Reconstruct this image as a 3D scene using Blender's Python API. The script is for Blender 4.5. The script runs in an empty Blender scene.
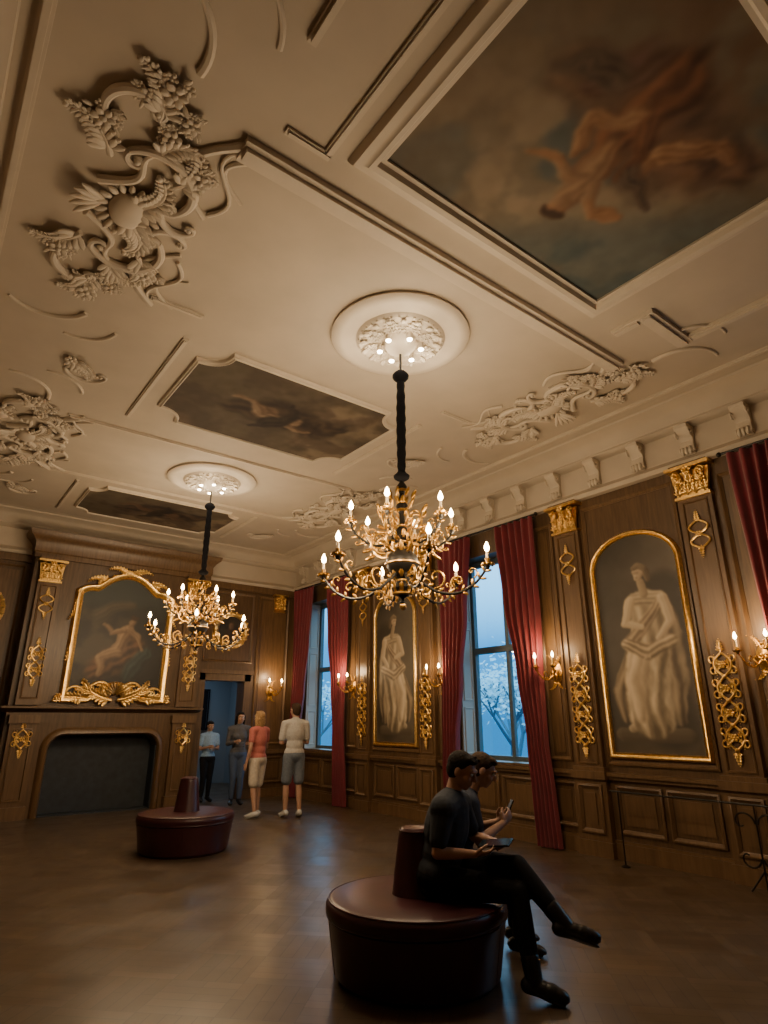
import bpy, bmesh, math, random
import numpy as np
from mathutils import Vector, Matrix
R = random.Random(7)
COL = bpy.context.scene.collection
PI = math.pi

# ---------------------------------------------------------------- dimensions
XW, YE, XL, YS, H = 7.15, 12.9, -0.6, -0.75, 5.3
CX = 3.2
WINS = [1.6, 6.55, 11.45]
PNTS = [4.07, 9.0]

# ---------------------------------------------------------------- materials
def mat_new(name):
    m = bpy.data.materials.new(name); m.use_nodes = True
    nt = m.node_tree; b = nt.nodes.get('Principled BSDF')
    return m, nt, b
def simple(name, colr, rough=0.5, metal=0.0, noise=0.0, nscale=20, bump=0.0, spec=None, sheen=0):
    m, nt, b = mat_new(name)
    b.inputs['Base Color'].default_value = (*colr, 1)
    b.inputs['Roughness'].default_value = rough
    b.inputs['Metallic'].default_value = metal
    if spec is not None: b.inputs['Specular IOR Level'].default_value = spec
    if sheen: b.inputs['Sheen Weight'].default_value = sheen
    if noise > 0 or bump > 0:
        tc = nt.nodes.new('ShaderNodeTexCoord'); n = nt.nodes.new('ShaderNodeTexNoise')
        n.inputs['Scale'].default_value = nscale; n.inputs['Detail'].default_value = 5
        nt.links.new(tc.outputs['Object'], n.inputs['Vector'])
        if noise > 0:
            r = nt.nodes.new('ShaderNodeValToRGB')
            r.color_ramp.elements[0].position = .3; r.color_ramp.elements[1].position = .7
            r.color_ramp.elements[0].color = (*[c*(1-noise) for c in colr], 1)
            r.color_ramp.elements[1].color = (*[min(1, c*(1+noise)) for c in colr], 1)
            nt.links.new(n.outputs['Fac'], r.inputs['Fac']); nt.links.new(r.outputs['Color'], b.inputs['Base Color'])
        if bump > 0:
            bp = nt.nodes.new('ShaderNodeBump'); bp.inputs['Strength'].default_value = bump; bp.inputs['Distance'].default_value = .01
            nt.links.new(n.outputs['Fac'], bp.inputs['Height']); nt.links.new(bp.outputs['Normal'], b.inputs['Normal'])
    return m
def wood(name, dark, light, scale=(9, 9, .9), rough=.38):
    m, nt, b = mat_new(name)
    tc = nt.nodes.new('ShaderNodeTexCoord'); mp = nt.nodes.new('ShaderNodeMapping')
    mp.inputs['Scale'].default_value = scale
    n = nt.nodes.new('ShaderNodeTexNoise'); n.inputs['Scale'].default_value = 3.0; n.inputs['Detail'].default_value = 8; n.inputs['Distortion'].default_value = .6
    r = nt.nodes.new('ShaderNodeValToRGB')
    r.color_ramp.elements[0].position = .28; r.color_ramp.elements[1].position = .75
    r.color_ramp.elements[0].color = (*dark, 1); r.color_ramp.elements[1].color = (*light, 1)
    nt.links.new(tc.outputs['Object'], mp.inputs['Vector']); nt.links.new(mp.outputs['Vector'], n.inputs['Vector'])
    nt.links.new(n.outputs['Fac'], r.inputs['Fac']); nt.links.new(r.outputs['Color'], b.inputs['Base Color'])
    bp = nt.nodes.new('ShaderNodeBump'); bp.inputs['Strength'].default_value = .06; bp.inputs['Distance'].default_value = .004
    nt.links.new(n.outputs['Fac'], bp.inputs['Height']); nt.links.new(bp.outputs['Normal'], b.inputs['Normal'])
    b.inputs['Roughness'].default_value = rough
    return m
def emis(name, colr, s):
    m, nt, b = mat_new(name)
    b.inputs['Base Color'].default_value = (*colr, 1)
    b.inputs['Emission Color'].default_value = (*colr, 1); b.inputs['Emission Strength'].default_value = s
    return m
def attrmat(name, rough=.5):
    m, nt, b = mat_new(name)
    a = nt.nodes.new('ShaderNodeAttribute'); a.attribute_name = 'paint'
    tc = nt.nodes.new('ShaderNodeTexCoord'); n = nt.nodes.new('ShaderNodeTexNoise'); n.inputs['Scale'].default_value = 90
    bp = nt.nodes.new('ShaderNodeBump'); bp.inputs['Strength'].default_value = .1; bp.inputs['Distance'].default_value = .003
    nt.links.new(tc.outputs['Object'], n.inputs['Vector']); nt.links.new(n.outputs['Fac'], bp.inputs['Height'])
    nt.links.new(bp.outputs['Normal'], b.inputs['Normal'])
    nt.links.new(a.outputs['Color'], b.inputs['Base Color']); b.inputs['Roughness'].default_value = rough
    return m
M = {}
M['plaster'] = simple('cream_plaster', (.475, .405, .315), .75, noise=.05, nscale=2.5, bump=.08)
M['plaster2'] = simple('cream_plaster_relief', (.55, .475, .375), .65, noise=.05, nscale=6)
M['wood'] = wood('oak_panelling', (.068, .038, .017), (.128, .073, .033))
M['wood2'] = wood('oak_moulding', (.092, .051, .022), (.165, .095, .043))
M['gold'] = simple('gilding', (.80, .52, .18), .34, 1.0, noise=.25, nscale=30)
M['brass'] = simple('chandelier_gilding', (.48, .28, .075), .42, 1.0, noise=.35, nscale=35)
M['iron'] = simple('black_iron', (.016, .014, .012), .45, .5)
M['velvet'] = simple('black_fabric', (.008, .008, .010), .95, spec=.1)
M['candle'] = simple('candle_wax', (.55, .44, .28), .5)
M['flame'] = emis('flame_bulb', (1, .68, .32), 60)
M['spot'] = emis('spot_lamp', (1, .82, .55), 60)
M['curtain'] = simple('crimson_curtain', (.15, .009, .018), .75, sheen=.35, noise=.15, nscale=4)
M['leather'] = simple('oxblood_leather', (.042, .008, .010), .36, noise=.2, nscale=6, bump=.05)
M['winframe'] = simple('window_paint', (.07, .10, .12), .5)
M['shutter'] = simple('shutter_paint', (.38, .34, .28), .5)
M['firebox'] = simple('firebox_soot', (.018, .024, .031), .6, noise=.3, nscale=8)
M['paint'] = attrmat('painted_canvas', .5)
M['paintc'] = attrmat('painted_ceiling_canvas', .85)
M['corr'] = simple('corridor_wall', (.15, .18, .21), .8)
M['skin'] = simple('skin', (.40, .23, .155), .5, noise=.06, nscale=15)
M['eyew'] = simple('eye_white', (.7, .68, .65), .3)
M['eyed'] = simple('iris', (.03, .02, .015), .2)
M['hairk'] = simple('dark_hair', (.012, .009, .007), .85, noise=.4, nscale=60, bump=.8, spec=.2)
M['hairb'] = simple('blonde_hair', (.31, .19, .085), .7, noise=.35, nscale=60, bump=.8, spec=.2)
M['hairn'] = simple('brown_hair', (.045, .027, .016), .8, noise=.3, nscale=60, bump=.8, spec=.2)
def cloth(n, c): return simple(n, c, .9, noise=.12, nscale=35, bump=.12, spec=.15)
M['device'] = simple('device_glass', (.01, .01, .012), .12)

# floor
def floor_mat():
    m, nt, b = mat_new('parquet')
    L = nt.links; SQ = .46
    tc = nt.nodes.new('ShaderNodeTexCoord')
    def mapping(rot, sc):
        mp = nt.nodes.new('ShaderNodeMapping'); mp.inputs['Rotation'].default_value = (0, 0, rot); mp.inputs['Scale'].default_value = (sc, sc, sc)
        L.new(tc.outputs['Object'], mp.inputs['Vector']); return mp
    m0 = mapping(PI/4, 1)
    def brick(mp):
        bk = nt.nodes.new('ShaderNodeTexBrick'); L.new(mp.outputs['Vector'], bk.inputs['Vector'])
        bk.inputs['Color1'].default_value = (.062, .040, .023, 1); bk.inputs['Color2'].default_value = (.088, .058, .034, 1)
        bk.inputs['Mortar'].default_value = (.03, .018, .011, 1); bk.inputs['Scale'].default_value = 1
        bk.inputs['Mortar Size'].default_value = .003; bk.inputs['Brick Width'].default_value = SQ; bk.inputs['Row Height'].default_value = SQ/5
        return bk
    b1 = brick(m0); b2 = brick(mapping(-PI/4, 1))
    ck = nt.nodes.new('ShaderNodeTexChecker'); ck.inputs['Scale'].default_value = 1/SQ
    L.new(m0.outputs['Vector'], ck.inputs['Vector'])
    mx = nt.nodes.new('ShaderNodeMix'); mx.data_type = 'RGBA'
    L.new(ck.outputs['Fac'], mx.inputs[0]); L.new(b1.outputs['Color'], mx.inputs[6]); L.new(b2.outputs['Color'], mx.inputs[7])
    n = nt.nodes.new('ShaderNodeTexNoise'); n.inputs['Scale'].default_value = 1.6; n.inputs['Detail'].default_value = 4
    L.new(tc.outputs['Object'], n.inputs['Vector'])
    mr = nt.nodes.new('ShaderNodeMapRange'); mr.inputs[3].default_value = .7; mr.inputs[4].default_value = 1.3
    L.new(n.outputs['Fac'], mr.inputs[0])
    mm = nt.nodes.new('ShaderNodeVectorMath'); mm.operation = 'SCALE'
    L.new(mx.outputs[2], mm.inputs[0]); L.new(mr.outputs[0], mm.inputs[3]); L.new(mm.outputs[0], b.inputs['Base Color'])
    mr2 = nt.nodes.new('ShaderNodeMapRange'); mr2.inputs[3].default_value = .24; mr2.inputs[4].default_value = .40
    n2 = nt.nodes.new('ShaderNodeTexNoise'); n2.inputs['Scale'].default_value = 5; L.new(tc.outputs['Object'], n2.inputs['Vector'])
    L.new(n2.outputs['Fac'], mr2.inputs[0])
    ad = nt.nodes.new('ShaderNodeMath'); ad.operation = 'MULTIPLY_ADD'; L.new(ck.outputs['Fac'], ad.inputs[0]); ad.inputs[1].default_value = .06
    L.new(mr2.outputs[0], ad.inputs[2]); L.new(ad.outputs[0], b.inputs['Roughness'])
    return m
M['floor'] = floor_mat()

# ---------------------------------------------------------------- mesh builder
ID = lambda a, b, h: (a, b, h)
PR = lambda a, b, h: (XW-h, a, b)          # window wall: a=Y b=Z
PE = lambda a, b, h: (a, YE-h, b)          # end wall:    a=X b=Z
PB = lambda a, b, h: (a, 12.5-h, b)        # chimney breast face
PC = lambda a, b, h: (a, b, H-h)           # ceiling:     a=X b=Y
def axes(P):
    o = Vector(P(0, 0, 0)); return [Vector(P(*e))-o for e in ((1, 0, 0), (0, 1, 0), (0, 0, 1))]
class MB:
    def __init__(s): s.v = []; s.f = []
    def add(s, vs, fs):
        o = len(s.v); s.v += [tuple(p) for p in vs]; s.f += [tuple(o+i for i in f) for f in fs]
    def box(s, a0, a1, b0, b1, c0, c1, P=ID):
        vs = [P(a, b, c) for c in (c0, c1) for b in (b0, b1) for a in (a0, a1)]
        s.add(vs, [(0, 1, 3, 2), (4, 5, 7, 6), (0, 1, 5, 4), (2, 3, 7, 6), (0, 2, 6, 4), (1, 3, 7, 5)])
    def ell(s, c, r, B=None, nu=10, nv=6):
        B = B or [Vector((1, 0, 0)), Vector((0, 1, 0)), Vector((0, 0, 1))]
        c = Vector(c); vs = [c+B[2]*r[2]]; fs = []
        for j in range(1, nv):
            th = PI*j/nv
            for i in range(nu):
                ph = 2*PI*i/nu
                vs.append(c+B[0]*(r[0]*math.sin(th)*math.cos(ph))+B[1]*(r[1]*math.sin(th)*math.sin(ph))+B[2]*(r[2]*math.cos(th)))
        vs.append(c-B[2]*r[2]); e = len(vs)-1
        for i in range(nu):
            k = (i+1) % nu
            fs.append((0, 1+i, 1+k)); fs.append((e, 1+(nv-2)*nu+k, 1+(nv-2)*nu+i))
            for j in range(nv-2):
                a = 1+j*nu; fs.append((a+i, a+nu+i, a+nu+k, a+k))
        s.add(vs, fs)
    def tube(s, pts, rad, n=8, flat=1.0):
        pts = [Vector(p) for p in pts]; N = len(pts)
        if not hasattr(rad, '__len__'): rad = [rad]*N
        t0 = (pts[1]-pts[0]).normalized()
        up = Vector((0, 0, 1)) if abs(t0.z) < .9 else Vector((1, 0, 0))
        u = t0.cross(up).normalized(); vs = []
        for i in range(N):
            t = (pts[min(i+1, N-1)]-pts[max(i-1, 0)])
            t = t.normalized() if t.length > 1e-9 else t0
            u = (u-t*u.dot(t)).normalized(); w = t.cross(u)
            for k in range(n):
                a = 2*PI*k/n
                vs.append(pts[i]+(u*math.cos(a)+w*math.sin(a)*flat)*rad[i])
        fs = [tuple(range(n))[::-1], tuple(range((N-1)*n, N*n))]
        for i in range(N-1):
            for k in range(n):
                k2 = (k+1) % n
                fs.append((i*n+k, i*n+k2, (i+1)*n+k2, (i+1)*n+k))
        s.add(vs, fs)
    def limb(s, p, r, n=14):
        p = [Vector(q) for q in p]
        for i in range(len(p)-1): s.tube([p[i], p[i+1]], [r[i], r[i+1]], n)
        for q, rr in zip(p, r): s.ell(q, (rr*.995,)*3, nu=14, nv=9)
    def lathe(s, prof, n=24, c=(0, 0, 0), B=None):
        B = B or [Vector((1, 0, 0)), Vector((0, 1, 0)), Vector((0, 0, 1))]
        c = Vector(c); vs = []; fs = []
        for r, z in prof:
            r = max(r, 1e-4)
            for k in range(n):
                a = 2*PI*k/n; vs.append(c+B[0]*(r*math.cos(a))+B[1]*(r*math.sin(a))+B[2]*z)
        for i in range(len(prof)-1):
            for k in range(n):
                k2 = (k+1) % n; fs.append((i*n+k, i*n+k2, (i+1)*n+k2, (i+1)*n+k))
        fs.append(tuple(range(n))[::-1]); fs.append(tuple(range((len(prof)-1)*n, len(prof)*n)))
        s.add(vs, fs)
    def sweep(s, outline, prof, P=ID, closed=True):
        n = len(outline); rings = []
        for off, h in prof:
            rings.append([P(a, b, h) for a, b in offset(outline, off, closed)])
        vs = [p for r in rings for p in r]; fs = []
        for i in range(len(rings)-1):
            for k in range(n if closed else n-1):
                k2 = (k+1) % n; fs.append((i*n+k, i*n+k2, (i+1)*n+k2, (i+1)*n+k))
        s.add(vs, fs)
    def prism(s, outline, h0, h1, P=ID):
        n = len(outline)
        s.add([P(a, b, h0) for a, b in outline]+[P(a, b, h1) for a, b in outline],
              [tuple(range(n)), tuple(range(n, 2*n))]+[(i, (i+1) % n, n+(i+1) % n, n+i) for i in range(n)])
def offset(pts, d, closed=True):
    n = len(pts); out = []
    for i in range(n):
        p = Vector(pts[i]); a = Vector(pts[(i-1) % n]); b = Vector(pts[(i+1) % n])
        e1 = (p-a); e2 = (b-p)
        if not closed and i == 0: e1 = e2
        if not closed and i == n-1: e2 = e1
        e1 = e1.normalized() if e1.length > 1e-7 else e2.normalized(); e2 = e2.normalized() if e2.length > 1e-7 else e1
        n1 = Vector((e1.y, -e1.x)); n2 = Vector((e2.y, -e2.x)); m = n1+n2
        if m.length < 1e-6: m = n1
        m.normalize(); c = max(.45, m.dot(n1))
        q = p+m*(d/c); out.append((q.x, q.y))
    return out
def rect(a0, a1, b0, b1): return [(a0, b0), (a1, b0), (a1, b1), (a0, b1)]

def mk(name, mb, mat, parent=None, world=True, **props):
    me = bpy.data.meshes.new(name); vs = mb.v
    if parent is None:
        xs = [v[0] for v in vs]; ys = [v[1] for v in vs]; zs = [v[2] for v in vs]
        o = Vector(((min(xs)+max(xs))/2, (min(ys)+max(ys))/2, min(zs)))
    elif world: o = parent.location.copy()
    else: o = Vector((0, 0, 0))
    me.from_pydata([(v[0]-o.x, v[1]-o.y, v[2]-o.z) for v in vs], [], mb.f)
    bm = bmesh.new(); bm.from_mesh(me); bmesh.ops.recalc_face_normals(bm, faces=bm.faces); bm.to_mesh(me); bm.free()
    me.polygons.foreach_set('use_smooth', [True]*len(me.polygons))
    me.set_sharp_from_angle(angle=math.radians(38))
    me.materials.append(mat)
    ob = bpy.data.objects.new(name, me); COL.objects.link(ob)
    if parent is None: ob.location = o
    else: ob.parent = parent
    for k, v in props.items(): ob[k] = v
    return ob
def thing(name, loc, **props):
    ob = bpy.data.objects.new(name, None); COL.objects.link(ob); ob.location = loc; ob.empty_display_size = .1
    for k, v in props.items(): ob[k] = v
    return ob
def dup(ob, loc=None, rz=None, parent=None):
    n = ob.copy(); COL.objects.link(n)
    if parent is not None: n.parent = parent
    if loc is not None: n.location = loc
    if rz is not None: n.rotation_euler = (0, 0, rz)
    for c in list(ob.children): dup(c, parent=n)
    return n
def clampz(m, z=H-.0005):
    m.v = [(a, b, min(c, z)) for a, b, c in m.v]; return m
S = dict(kind='structure')

# ---------------------------------------------------------------- ornament helpers (local plane a,b,h)
def spiral(ca, cb, r0, r1, t0, t1, n=18):
    return [(ca+(r0+(r1-r0)*i/n)*math.cos(t0+(t1-t0)*i/n), cb+(r0+(r1-r0)*i/n)*math.sin(t0+(t1-t0)*i/n)) for i in range(n+1)]
def ribbon(mb, P, pts2, r0, r1, h, n=7, bulge=0.0):
    N = len(pts2)
    mb.tube([P(a, b, h+bulge*math.sin(PI*i/(N-1))) for i, (a, b) in enumerate(pts2)], [r0+(r1-r0)*i/(N-1) for i in range(N)], n)
def leaf(mb, P, a, b, ang, L, W, h, t=.35):
    A = axes(P); d = A[0]*math.cos(ang)+A[1]*math.sin(ang); e = -A[0]*math.sin(ang)+A[1]*math.cos(ang)
    d2 = (d+A[2]*.35).normalized(); nn = (A[2]-d2*A[2].dot(d2)).normalized()
    c = Vector(P(a, b, h))+d2*(L*.5)
    mb.ell(c, (L*.5, W*.5, W*t), [d2, e, nn], 7, 5)
def rosette(mb, P, a, b, r, h, n=6, ph=0):
    for i in range(n): 
        t = ph+2*PI*i/n; leaf(mb, P, a+math.cos(t)*r*.15, b+math.sin(t)*r*.15, t, r*.9, r*.75, h, .35)
    mb.ell(P(a, b, h+r*.3), (r*.28,)*3, None, 8, 5)
def acanthus(mb, P, a, b, ang, L, curl, h, w=.4, n=7):
    x, y, t = a, b, ang; pts = []
    for i in range(n+1):
        pts.append((x, y)); s = L/n
        x += math.cos(t)*s; y += math.sin(t)*s; t += curl/n*(.4+1.4*i/n)
        if i < n:
            k = (1-i/n*.65)*w*L*.42
            for q in (.6, 1.15): 
                leaf(mb, P, x, y, t+q, k, k*.42, h, .3); leaf(mb, P, x, y, t-q, k, k*.42, h, .3)
    ribbon(mb, P, pts, L*.055, L*.02, h+L*.03)
    mb.ell(P(x, y, h+L*.03), (L*.05,)*3, None, 7, 5)
    return mb
def cscroll(mb, P, ca, cb, r, a0, a1, th, h):
    s = 1 if a1 > a0 else -1
    arc = spiral(ca, cb, r, r, a0, a1, 20); N = len(arc)
    mb.tube([P(a, b, h) for a, b in arc], [th*(.85+.55*math.sin(PI*i/(N-1))) for i in range(N)], 9)
    for (e, an, sg) in ((arc[-1], a1, s), (arc[0], a0, -s)):
        rr = r*.28; ca2 = e[0]-math.cos(an)*rr; cb2 = e[1]-math.sin(an)*rr
        ribbon(mb, P, spiral(ca2, cb2, rr, rr*.15, an, an+sg*2.3*PI, 20), th*.85, th*.4, h)
        mb.ell(P(ca2, cb2, h+th*.4), (th*.9,)*3, None, 7, 5)

# ---------------------------------------------------------------- painted canvases
T64 = np.random.RandomState(3).rand(64, 64)
def vn(x, y):
    xi = np.floor(x).astype(int); yi = np.floor(y).astype(int); fx = x-xi; fy = y-yi
    fx = fx*fx*(3-2*fx); fy = fy*fy*(3-2*fy)
    g = lambda i, j: T64[i & 63, j & 63]
    return (g(xi, yi)*(1-fx)+g(xi+1, yi)*fx)*(1-fy)+(g(xi, yi+1)*(1-fx)+g(xi+1, yi+1)*fx)*fy
def fbm(x, y, o=5):
    r = 0; a = .5
    for i in range(o): r = r+a*vn(x*2**i+i*7.3, y*2**i+i*3.1); a *= .5
    return r
def ss(e0, e1, x):
    t = np.clip((x-e0)/(e1-e0), 0, 1); return t*t*(3-2*t)
def mixc(C, m, c): return C*(1-m[..., None])+np.asarray(c)*m[..., None]
def blur(C, k):
    for _ in range(k):
        D = C.copy(); D[1:-1] = (C[:-2]+2*C[1:-1]+C[2:])/4; C = D.copy(); C[:, 1:-1] = (D[:, :-2]+2*D[:, 1:-1]+D[:, 2:])/4
    return C
def limbp(C, A, B, pts, rs, hi, lo, L=(-.6, .5), fold=.25, ff=9., soft=.12, seed=0, alpha=1.):
    best = np.full(A.shape, 9.); nx = np.zeros_like(A); ny = np.zeros_like(A); sd = np.zeros_like(A); tl = np.zeros_like(A); acc = 0
    for (p, q, r0, r1) in zip(pts[:-1], pts[1:], rs[:-1], rs[1:]):
        dx, dy = q[0]-p[0], q[1]-p[1]; l2 = dx*dx+dy*dy+1e-9
        t = np.clip(((A-p[0])*dx+(B-p[1])*dy)/l2, 0, 1); r = r0+(r1-r0)*t
        ex = (A-p[0]-dx*t)/r; ey = (B-p[1]-dy*t)/r; d = np.sqrt(ex*ex+ey*ey)
        m = d < best; best = np.where(m, d, best); nx = np.where(m, ex, nx); ny = np.where(m, ey, ny)
        l = math.sqrt(l2); sd = np.where(m, (ex*dy-ey*dx)/l, sd); tl = np.where(m, acc+t*l, tl); acc += l
    edge = best+(fbm(A*9+seed, B*9)-.5)*.25
    msk = 1-ss(1-soft, 1+soft, edge)
    sh = .55+.42*(nx*L[0]+ny*L[1])
    f = np.sin(sd*ff+fbm(A*4+seed, B*1.6+seed)*9+tl*1.5); sh = sh+fold*f*.5+(fbm(A*11, B*5+seed)-.5)*fold
    sh = np.clip(sh, 0, 1)[..., None]
    c = np.asarray(lo)*(1-sh)+np.asarray(hi)*sh
    m = (msk*alpha)[..., None]; return C*(1-m)+c*m
def canvas(name, a0, a1, bot, top, P, na, nb, fn, h, mat, parent=None, bl=1, **props):
    a = np.linspace(a0, a1, na); t = np.linspace(0, 1, nb)
    A = np.repeat(a[:, None], nb, 1); lo = np.array([bot(x) for x in a])[:, None]; hi = np.array([top(x) for x in a])[:, None]
    B = lo+(hi-lo)*t[None, :]
    C = np.clip(blur(fn(A, B), bl), 0, 1); C = np.where(C < .04, C/12.9, ((C+.055)/1.055)**2.4)
    mb = MB(); mb.v = [P(float(x), float(y), h) for x, y in zip(A.ravel(), B.ravel())]
    mb.f = [(i*nb+j, (i+1)*nb+j, (i+1)*nb+j+1, i*nb+j+1) for i in range(na-1) for j in range(nb-1)]
    ob = mk(name, mb, mat, parent, **props)
    at = ob.data.color_attributes.new('paint', 'FLOAT_COLOR', 'POINT')
    buf = np.ones((na*nb, 4), dtype=np.float32); buf[:, :3] = C.reshape(-1, 3); at.data.foreach_set('color', buf.ravel())
    return ob

# ================================================================ ROOM SHELL
mb = MB(); mb.box(XL-.3, XW+.45, YS-.3, YE+.3, -.15, 0); mk('floor', mb, M['floor'], label='dark oak parquet floor laid in squares', **S)
mb = MB(); mb.box(XL-.3, XW+.45, YS-.3, YE+.3, H, H+.2); mk('ceiling', mb, M['plaster'], label='cream plaster ceiling', **S)
mb = MB(); mb.box(XL-.3, XL, YS-.3, YE+.3, 0, H); mk('wall_west', mb, M['wood'], label='oak panelled wall', **S)
mb = MB(); mb.box(XL, XW, YS-.3, YS, 0, H); mk('wall_south', mb, M['wood'], label='oak panelled wall', **S)
WH = .78; WZ0, WZ1 = .95, 4.12
mb = MB(); y = YS-.3
for c in WINS:
    mb.box(XW, XW+.42, y, c-WH, 0, H); mb.box(XW, XW+.42, c-WH, c+WH, 0, WZ0); mb.box(XW, XW+.42, c-WH, c+WH, WZ1, H); y = c+WH
mb.box(XW, XW+.42, y, YE+.3, 0, H)
mk('wall_east', mb, M['wood'], label='oak panelled wall pierced by tall windows', **S)
DX0, DX1, DZ = 5.05, 5.95, 2.36
mb = MB(); mb.box(XL, DX0, YE, YE+.3, 0, H); mb.box(DX1, XW, YE, YE+.3, 0, H); mb.box(DX0, DX1, YE, YE+.3, DZ, H)
mk('wall_north', mb, M['wood'], label='oak panelled end wall with doorway', **S)
mb = MB(); mb.box(4.3, 7.2, 16.4, 16.6, 0, 3); mb.box(4.1, 4.3, YE+.3, 16.6, 0, 3); mb.box(7.2, 7.4, YE+.3, 16.6, 0, 3); mb.box(4.1, 7.4, YE+.3, 16.6, 3, 3.1)
mk('wall_corridor', mb, M['corr'], label='grey corridor walls beyond the doorway', **S)
mb = MB(); mb.box(4.1, 7.4, YE+.3, 16.6, -.15, 0); mk('floor_corridor', mb, M['floor'], label='corridor floor', **S)
mb = MB()
for (a, b_) in ((DX0-.14, DX0), (DX1, DX1+.14)): mb.box(a, b_, 0, DZ+.14, 0, .07, PE)
mb.box(DX0-.14, DX1+.14, DZ, DZ+.14, 0, .07, PE); mb.box(DX0-.2, DX1+.2, DZ+.14, DZ+.22, 0, .12, PE)
mk('trim_1', mb, M['wood2'], label='oak door surround', **S)
mb = MB(); mb.box(4.99, 5.04, YE+.32, YE+1.2, .01, DZ-.02); mb.box(4.97, 5.06, YE+1.08, YE+1.14, 1.02, 1.06)
mk('door_1', mb, M['wood2'], label='open dark oak door leaf', **S)
mb = MB(); mb.box(6.0, 6.55, 16.33, 16.38, 1.35, 2.3); mb.sweep(rect(6.0, 6.55, 1.35, 2.3), [(0, 16.30), (.04, 16.30), (.04, 16.39)], lambda a, b, h: (a, h, b))
mk('framed_picture', mb, M['velvet'], label='dark framed picture on the grey corridor wall', category='picture')

# cornice / cove round the room
mb = MB(); prof = [(0, 4.50), (.10, 4.50), (.13, 4.55), (.08, 4.60), (.04, 4.63), (.03, 4.98), (.08, 5.0), (.13, 5.04), (.12, 5.07), (.17, 5.15), (.25, 5.22), (.36, 5.26), (.37, 5.285), (.42, 5.29), (.44, 5.3)]
mb.sweep(rect(XL, XW, YS, YE), [(-o, z) for o, z in prof]); mk('trim_2', mb, M['plaster'], label='cream plaster cornice', **S)
def console():
    m = MB()
    m.prism([(.0, .0), (.09, .02), (.07, .10), (.05, .18), (.10, .27), (.17, .33), (.17, .37), (0, .37)], -.08, .08, lambda a, b, h: (-a, h, b))
    for s in (-1, 1):
        m.tube([(-p[0], s*.085, p[1]) for p in spiral(.10, .28, .06, .01, -1.5, 4.5, 14)], .012, 6)
        m.tube([(-p[0], s*.085, p[1]) for p in spiral(.05, .06, .04, .01, 1.5, -4, 12)], .010, 6)
    for i in range(3): m.ell((-.09, (i-1)*.045, .04), (.03, .025, .06), None, 7, 5)
    return m
cm = console(); first = None; yy = 12.35
while yy > .2:
    if first is None:
        first = mk('cornice_console', cm, M['plaster2'], label='scrolled cream plaster bracket under the ceiling cornice', category='bracket', group='brackets along the window wall cornice')
        off = first.location.copy(); first.location = (XW-.03+off.x, yy+off.y, 4.62+off.z)
    else: dup(first, (XW-.03+off.x, yy+off.y, 4.62+off.z))
    yy -= .66

# ---- dado, panels, mouldings
PROF = [(0, 0), (0, .025), (-.02, .035), (-.035, .02), (-.05, .012), (-.05, 0)]
def panel(mb, a0, a1, b0, b1, P): mb.sweep(rect(a0, a1, b0, b1), PROF, P); mb.box(a0+.10, a1-.10, b0+.10, b1-.10, 0, .012, P)
mb = MB(); mb.box(YS, YE, 0, .17, 0, .045, PR); mb.box(YS, YE, .17, .2, 0, .03, PR); mk('baseboard_east', mb, M['wood2'], label='oak baseboard', **S)
mb = MB(); mb.box(4.81, DX0-.14, 0, .17, 0, .045, PE); mb.box(DX1+.14, XW-.05, 0, .17, 0, .045, PE); mb.box(XL, 1.47, 0, .17, 0, .045, PE)
mk('baseboard_north', mb, M['wood2'], label='oak baseboard', **S)
mb = MB()
mb.box(YS, YE, .86, .90, 0, .05, PR); mb.box(YS, YE, .90, .945, 0, .08, PR)
for c in PNTS:
    panel(mb, c-.62, c-.03, .27, .80, PR); panel(mb, c+.03, c+.62, .27, .80, PR)
    for s in (-1, 1):
        panel(mb, min(c+s*1.18, c+s*1.62), max(c+s*1.18, c+s*1.62), .27, .80, PR)
        panel(mb, min(c+s*1.2, c+s*1.55), max(c+s*1.2, c+s*1.55), 1.05, 4.3, PR)
    mb.sweep(rect(c-.68, c+.68, 1.03, 4.38), PROF, PR)
for c in WINS:
    panel(mb, c-.78, c-.03, .27, .80, PR); panel(mb, c+.03, c+.78, .27, .80, PR)
mk('trim_3', mb, M['wood2'], label='oak dado rail and panel mouldings', **S)
mb = MB()
for (a0, a1) in ((XL, 1.47), (4.81, DX0-.14), (DX1+.14, XW)):
    mb.box(a0, a1, .86, .945, 0, .06, PE)
for (a0, a1) in ((6.2, 7.0), (0, .6), (.7, 1.4)):
    panel(mb, a0, a1, .27, .80, PE); panel(mb, a0, a1, 1.05, 4.3, PE)
mb.sweep(rect(4.95, 6.1, 2.75, 4.3), PROF, PE)
mb.box(XL, XW, 4.36, 4.5, 0, .06, PE)
mk('trim_4', mb, M['wood2'], label='oak panel mouldings on the end wall', **S)

# pilasters
def pilaster(i, c, P, z0, z1, w=.40, dado=True):
    mb = MB(); mb.box(c-w/2, c+w/2, z0, z1, 0, .07, P)
    mb.sweep(rect(c-w/2+.05, c+w/2-.05, z0+.08, z1-.06), [(0, .07), (0, .085), (-.015, .09), (-.025, .07)], P)
    mb.box(c-w/2-.03, c+w/2+.03, z0, z0+.05, 0, .10, P)
    if dado:
        mb.box(c-w/2-.03, c+w/2+.03, 0.0, .86, 0, .09, P); mb.box(c-w/2-.05, c+w/2+.05, .86, .95, 0, .13, P); mb.box(c-w/2-.05, c+w/2+.05, 0, .17, 0, .12, P)
        panel(mb, c-w/2+.03, c+w/2-.03, .25, .80, lambda a, b, h: P(a, b, h+.09))
    mb.box(c-w/2-.03, c+w/2+.03, z1+.37, z1+.42, 0, .12, P)
    return mk('trim_%d' % i, mb, M['wood2'], label='oak pilaster with sunk panel', **S)
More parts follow.
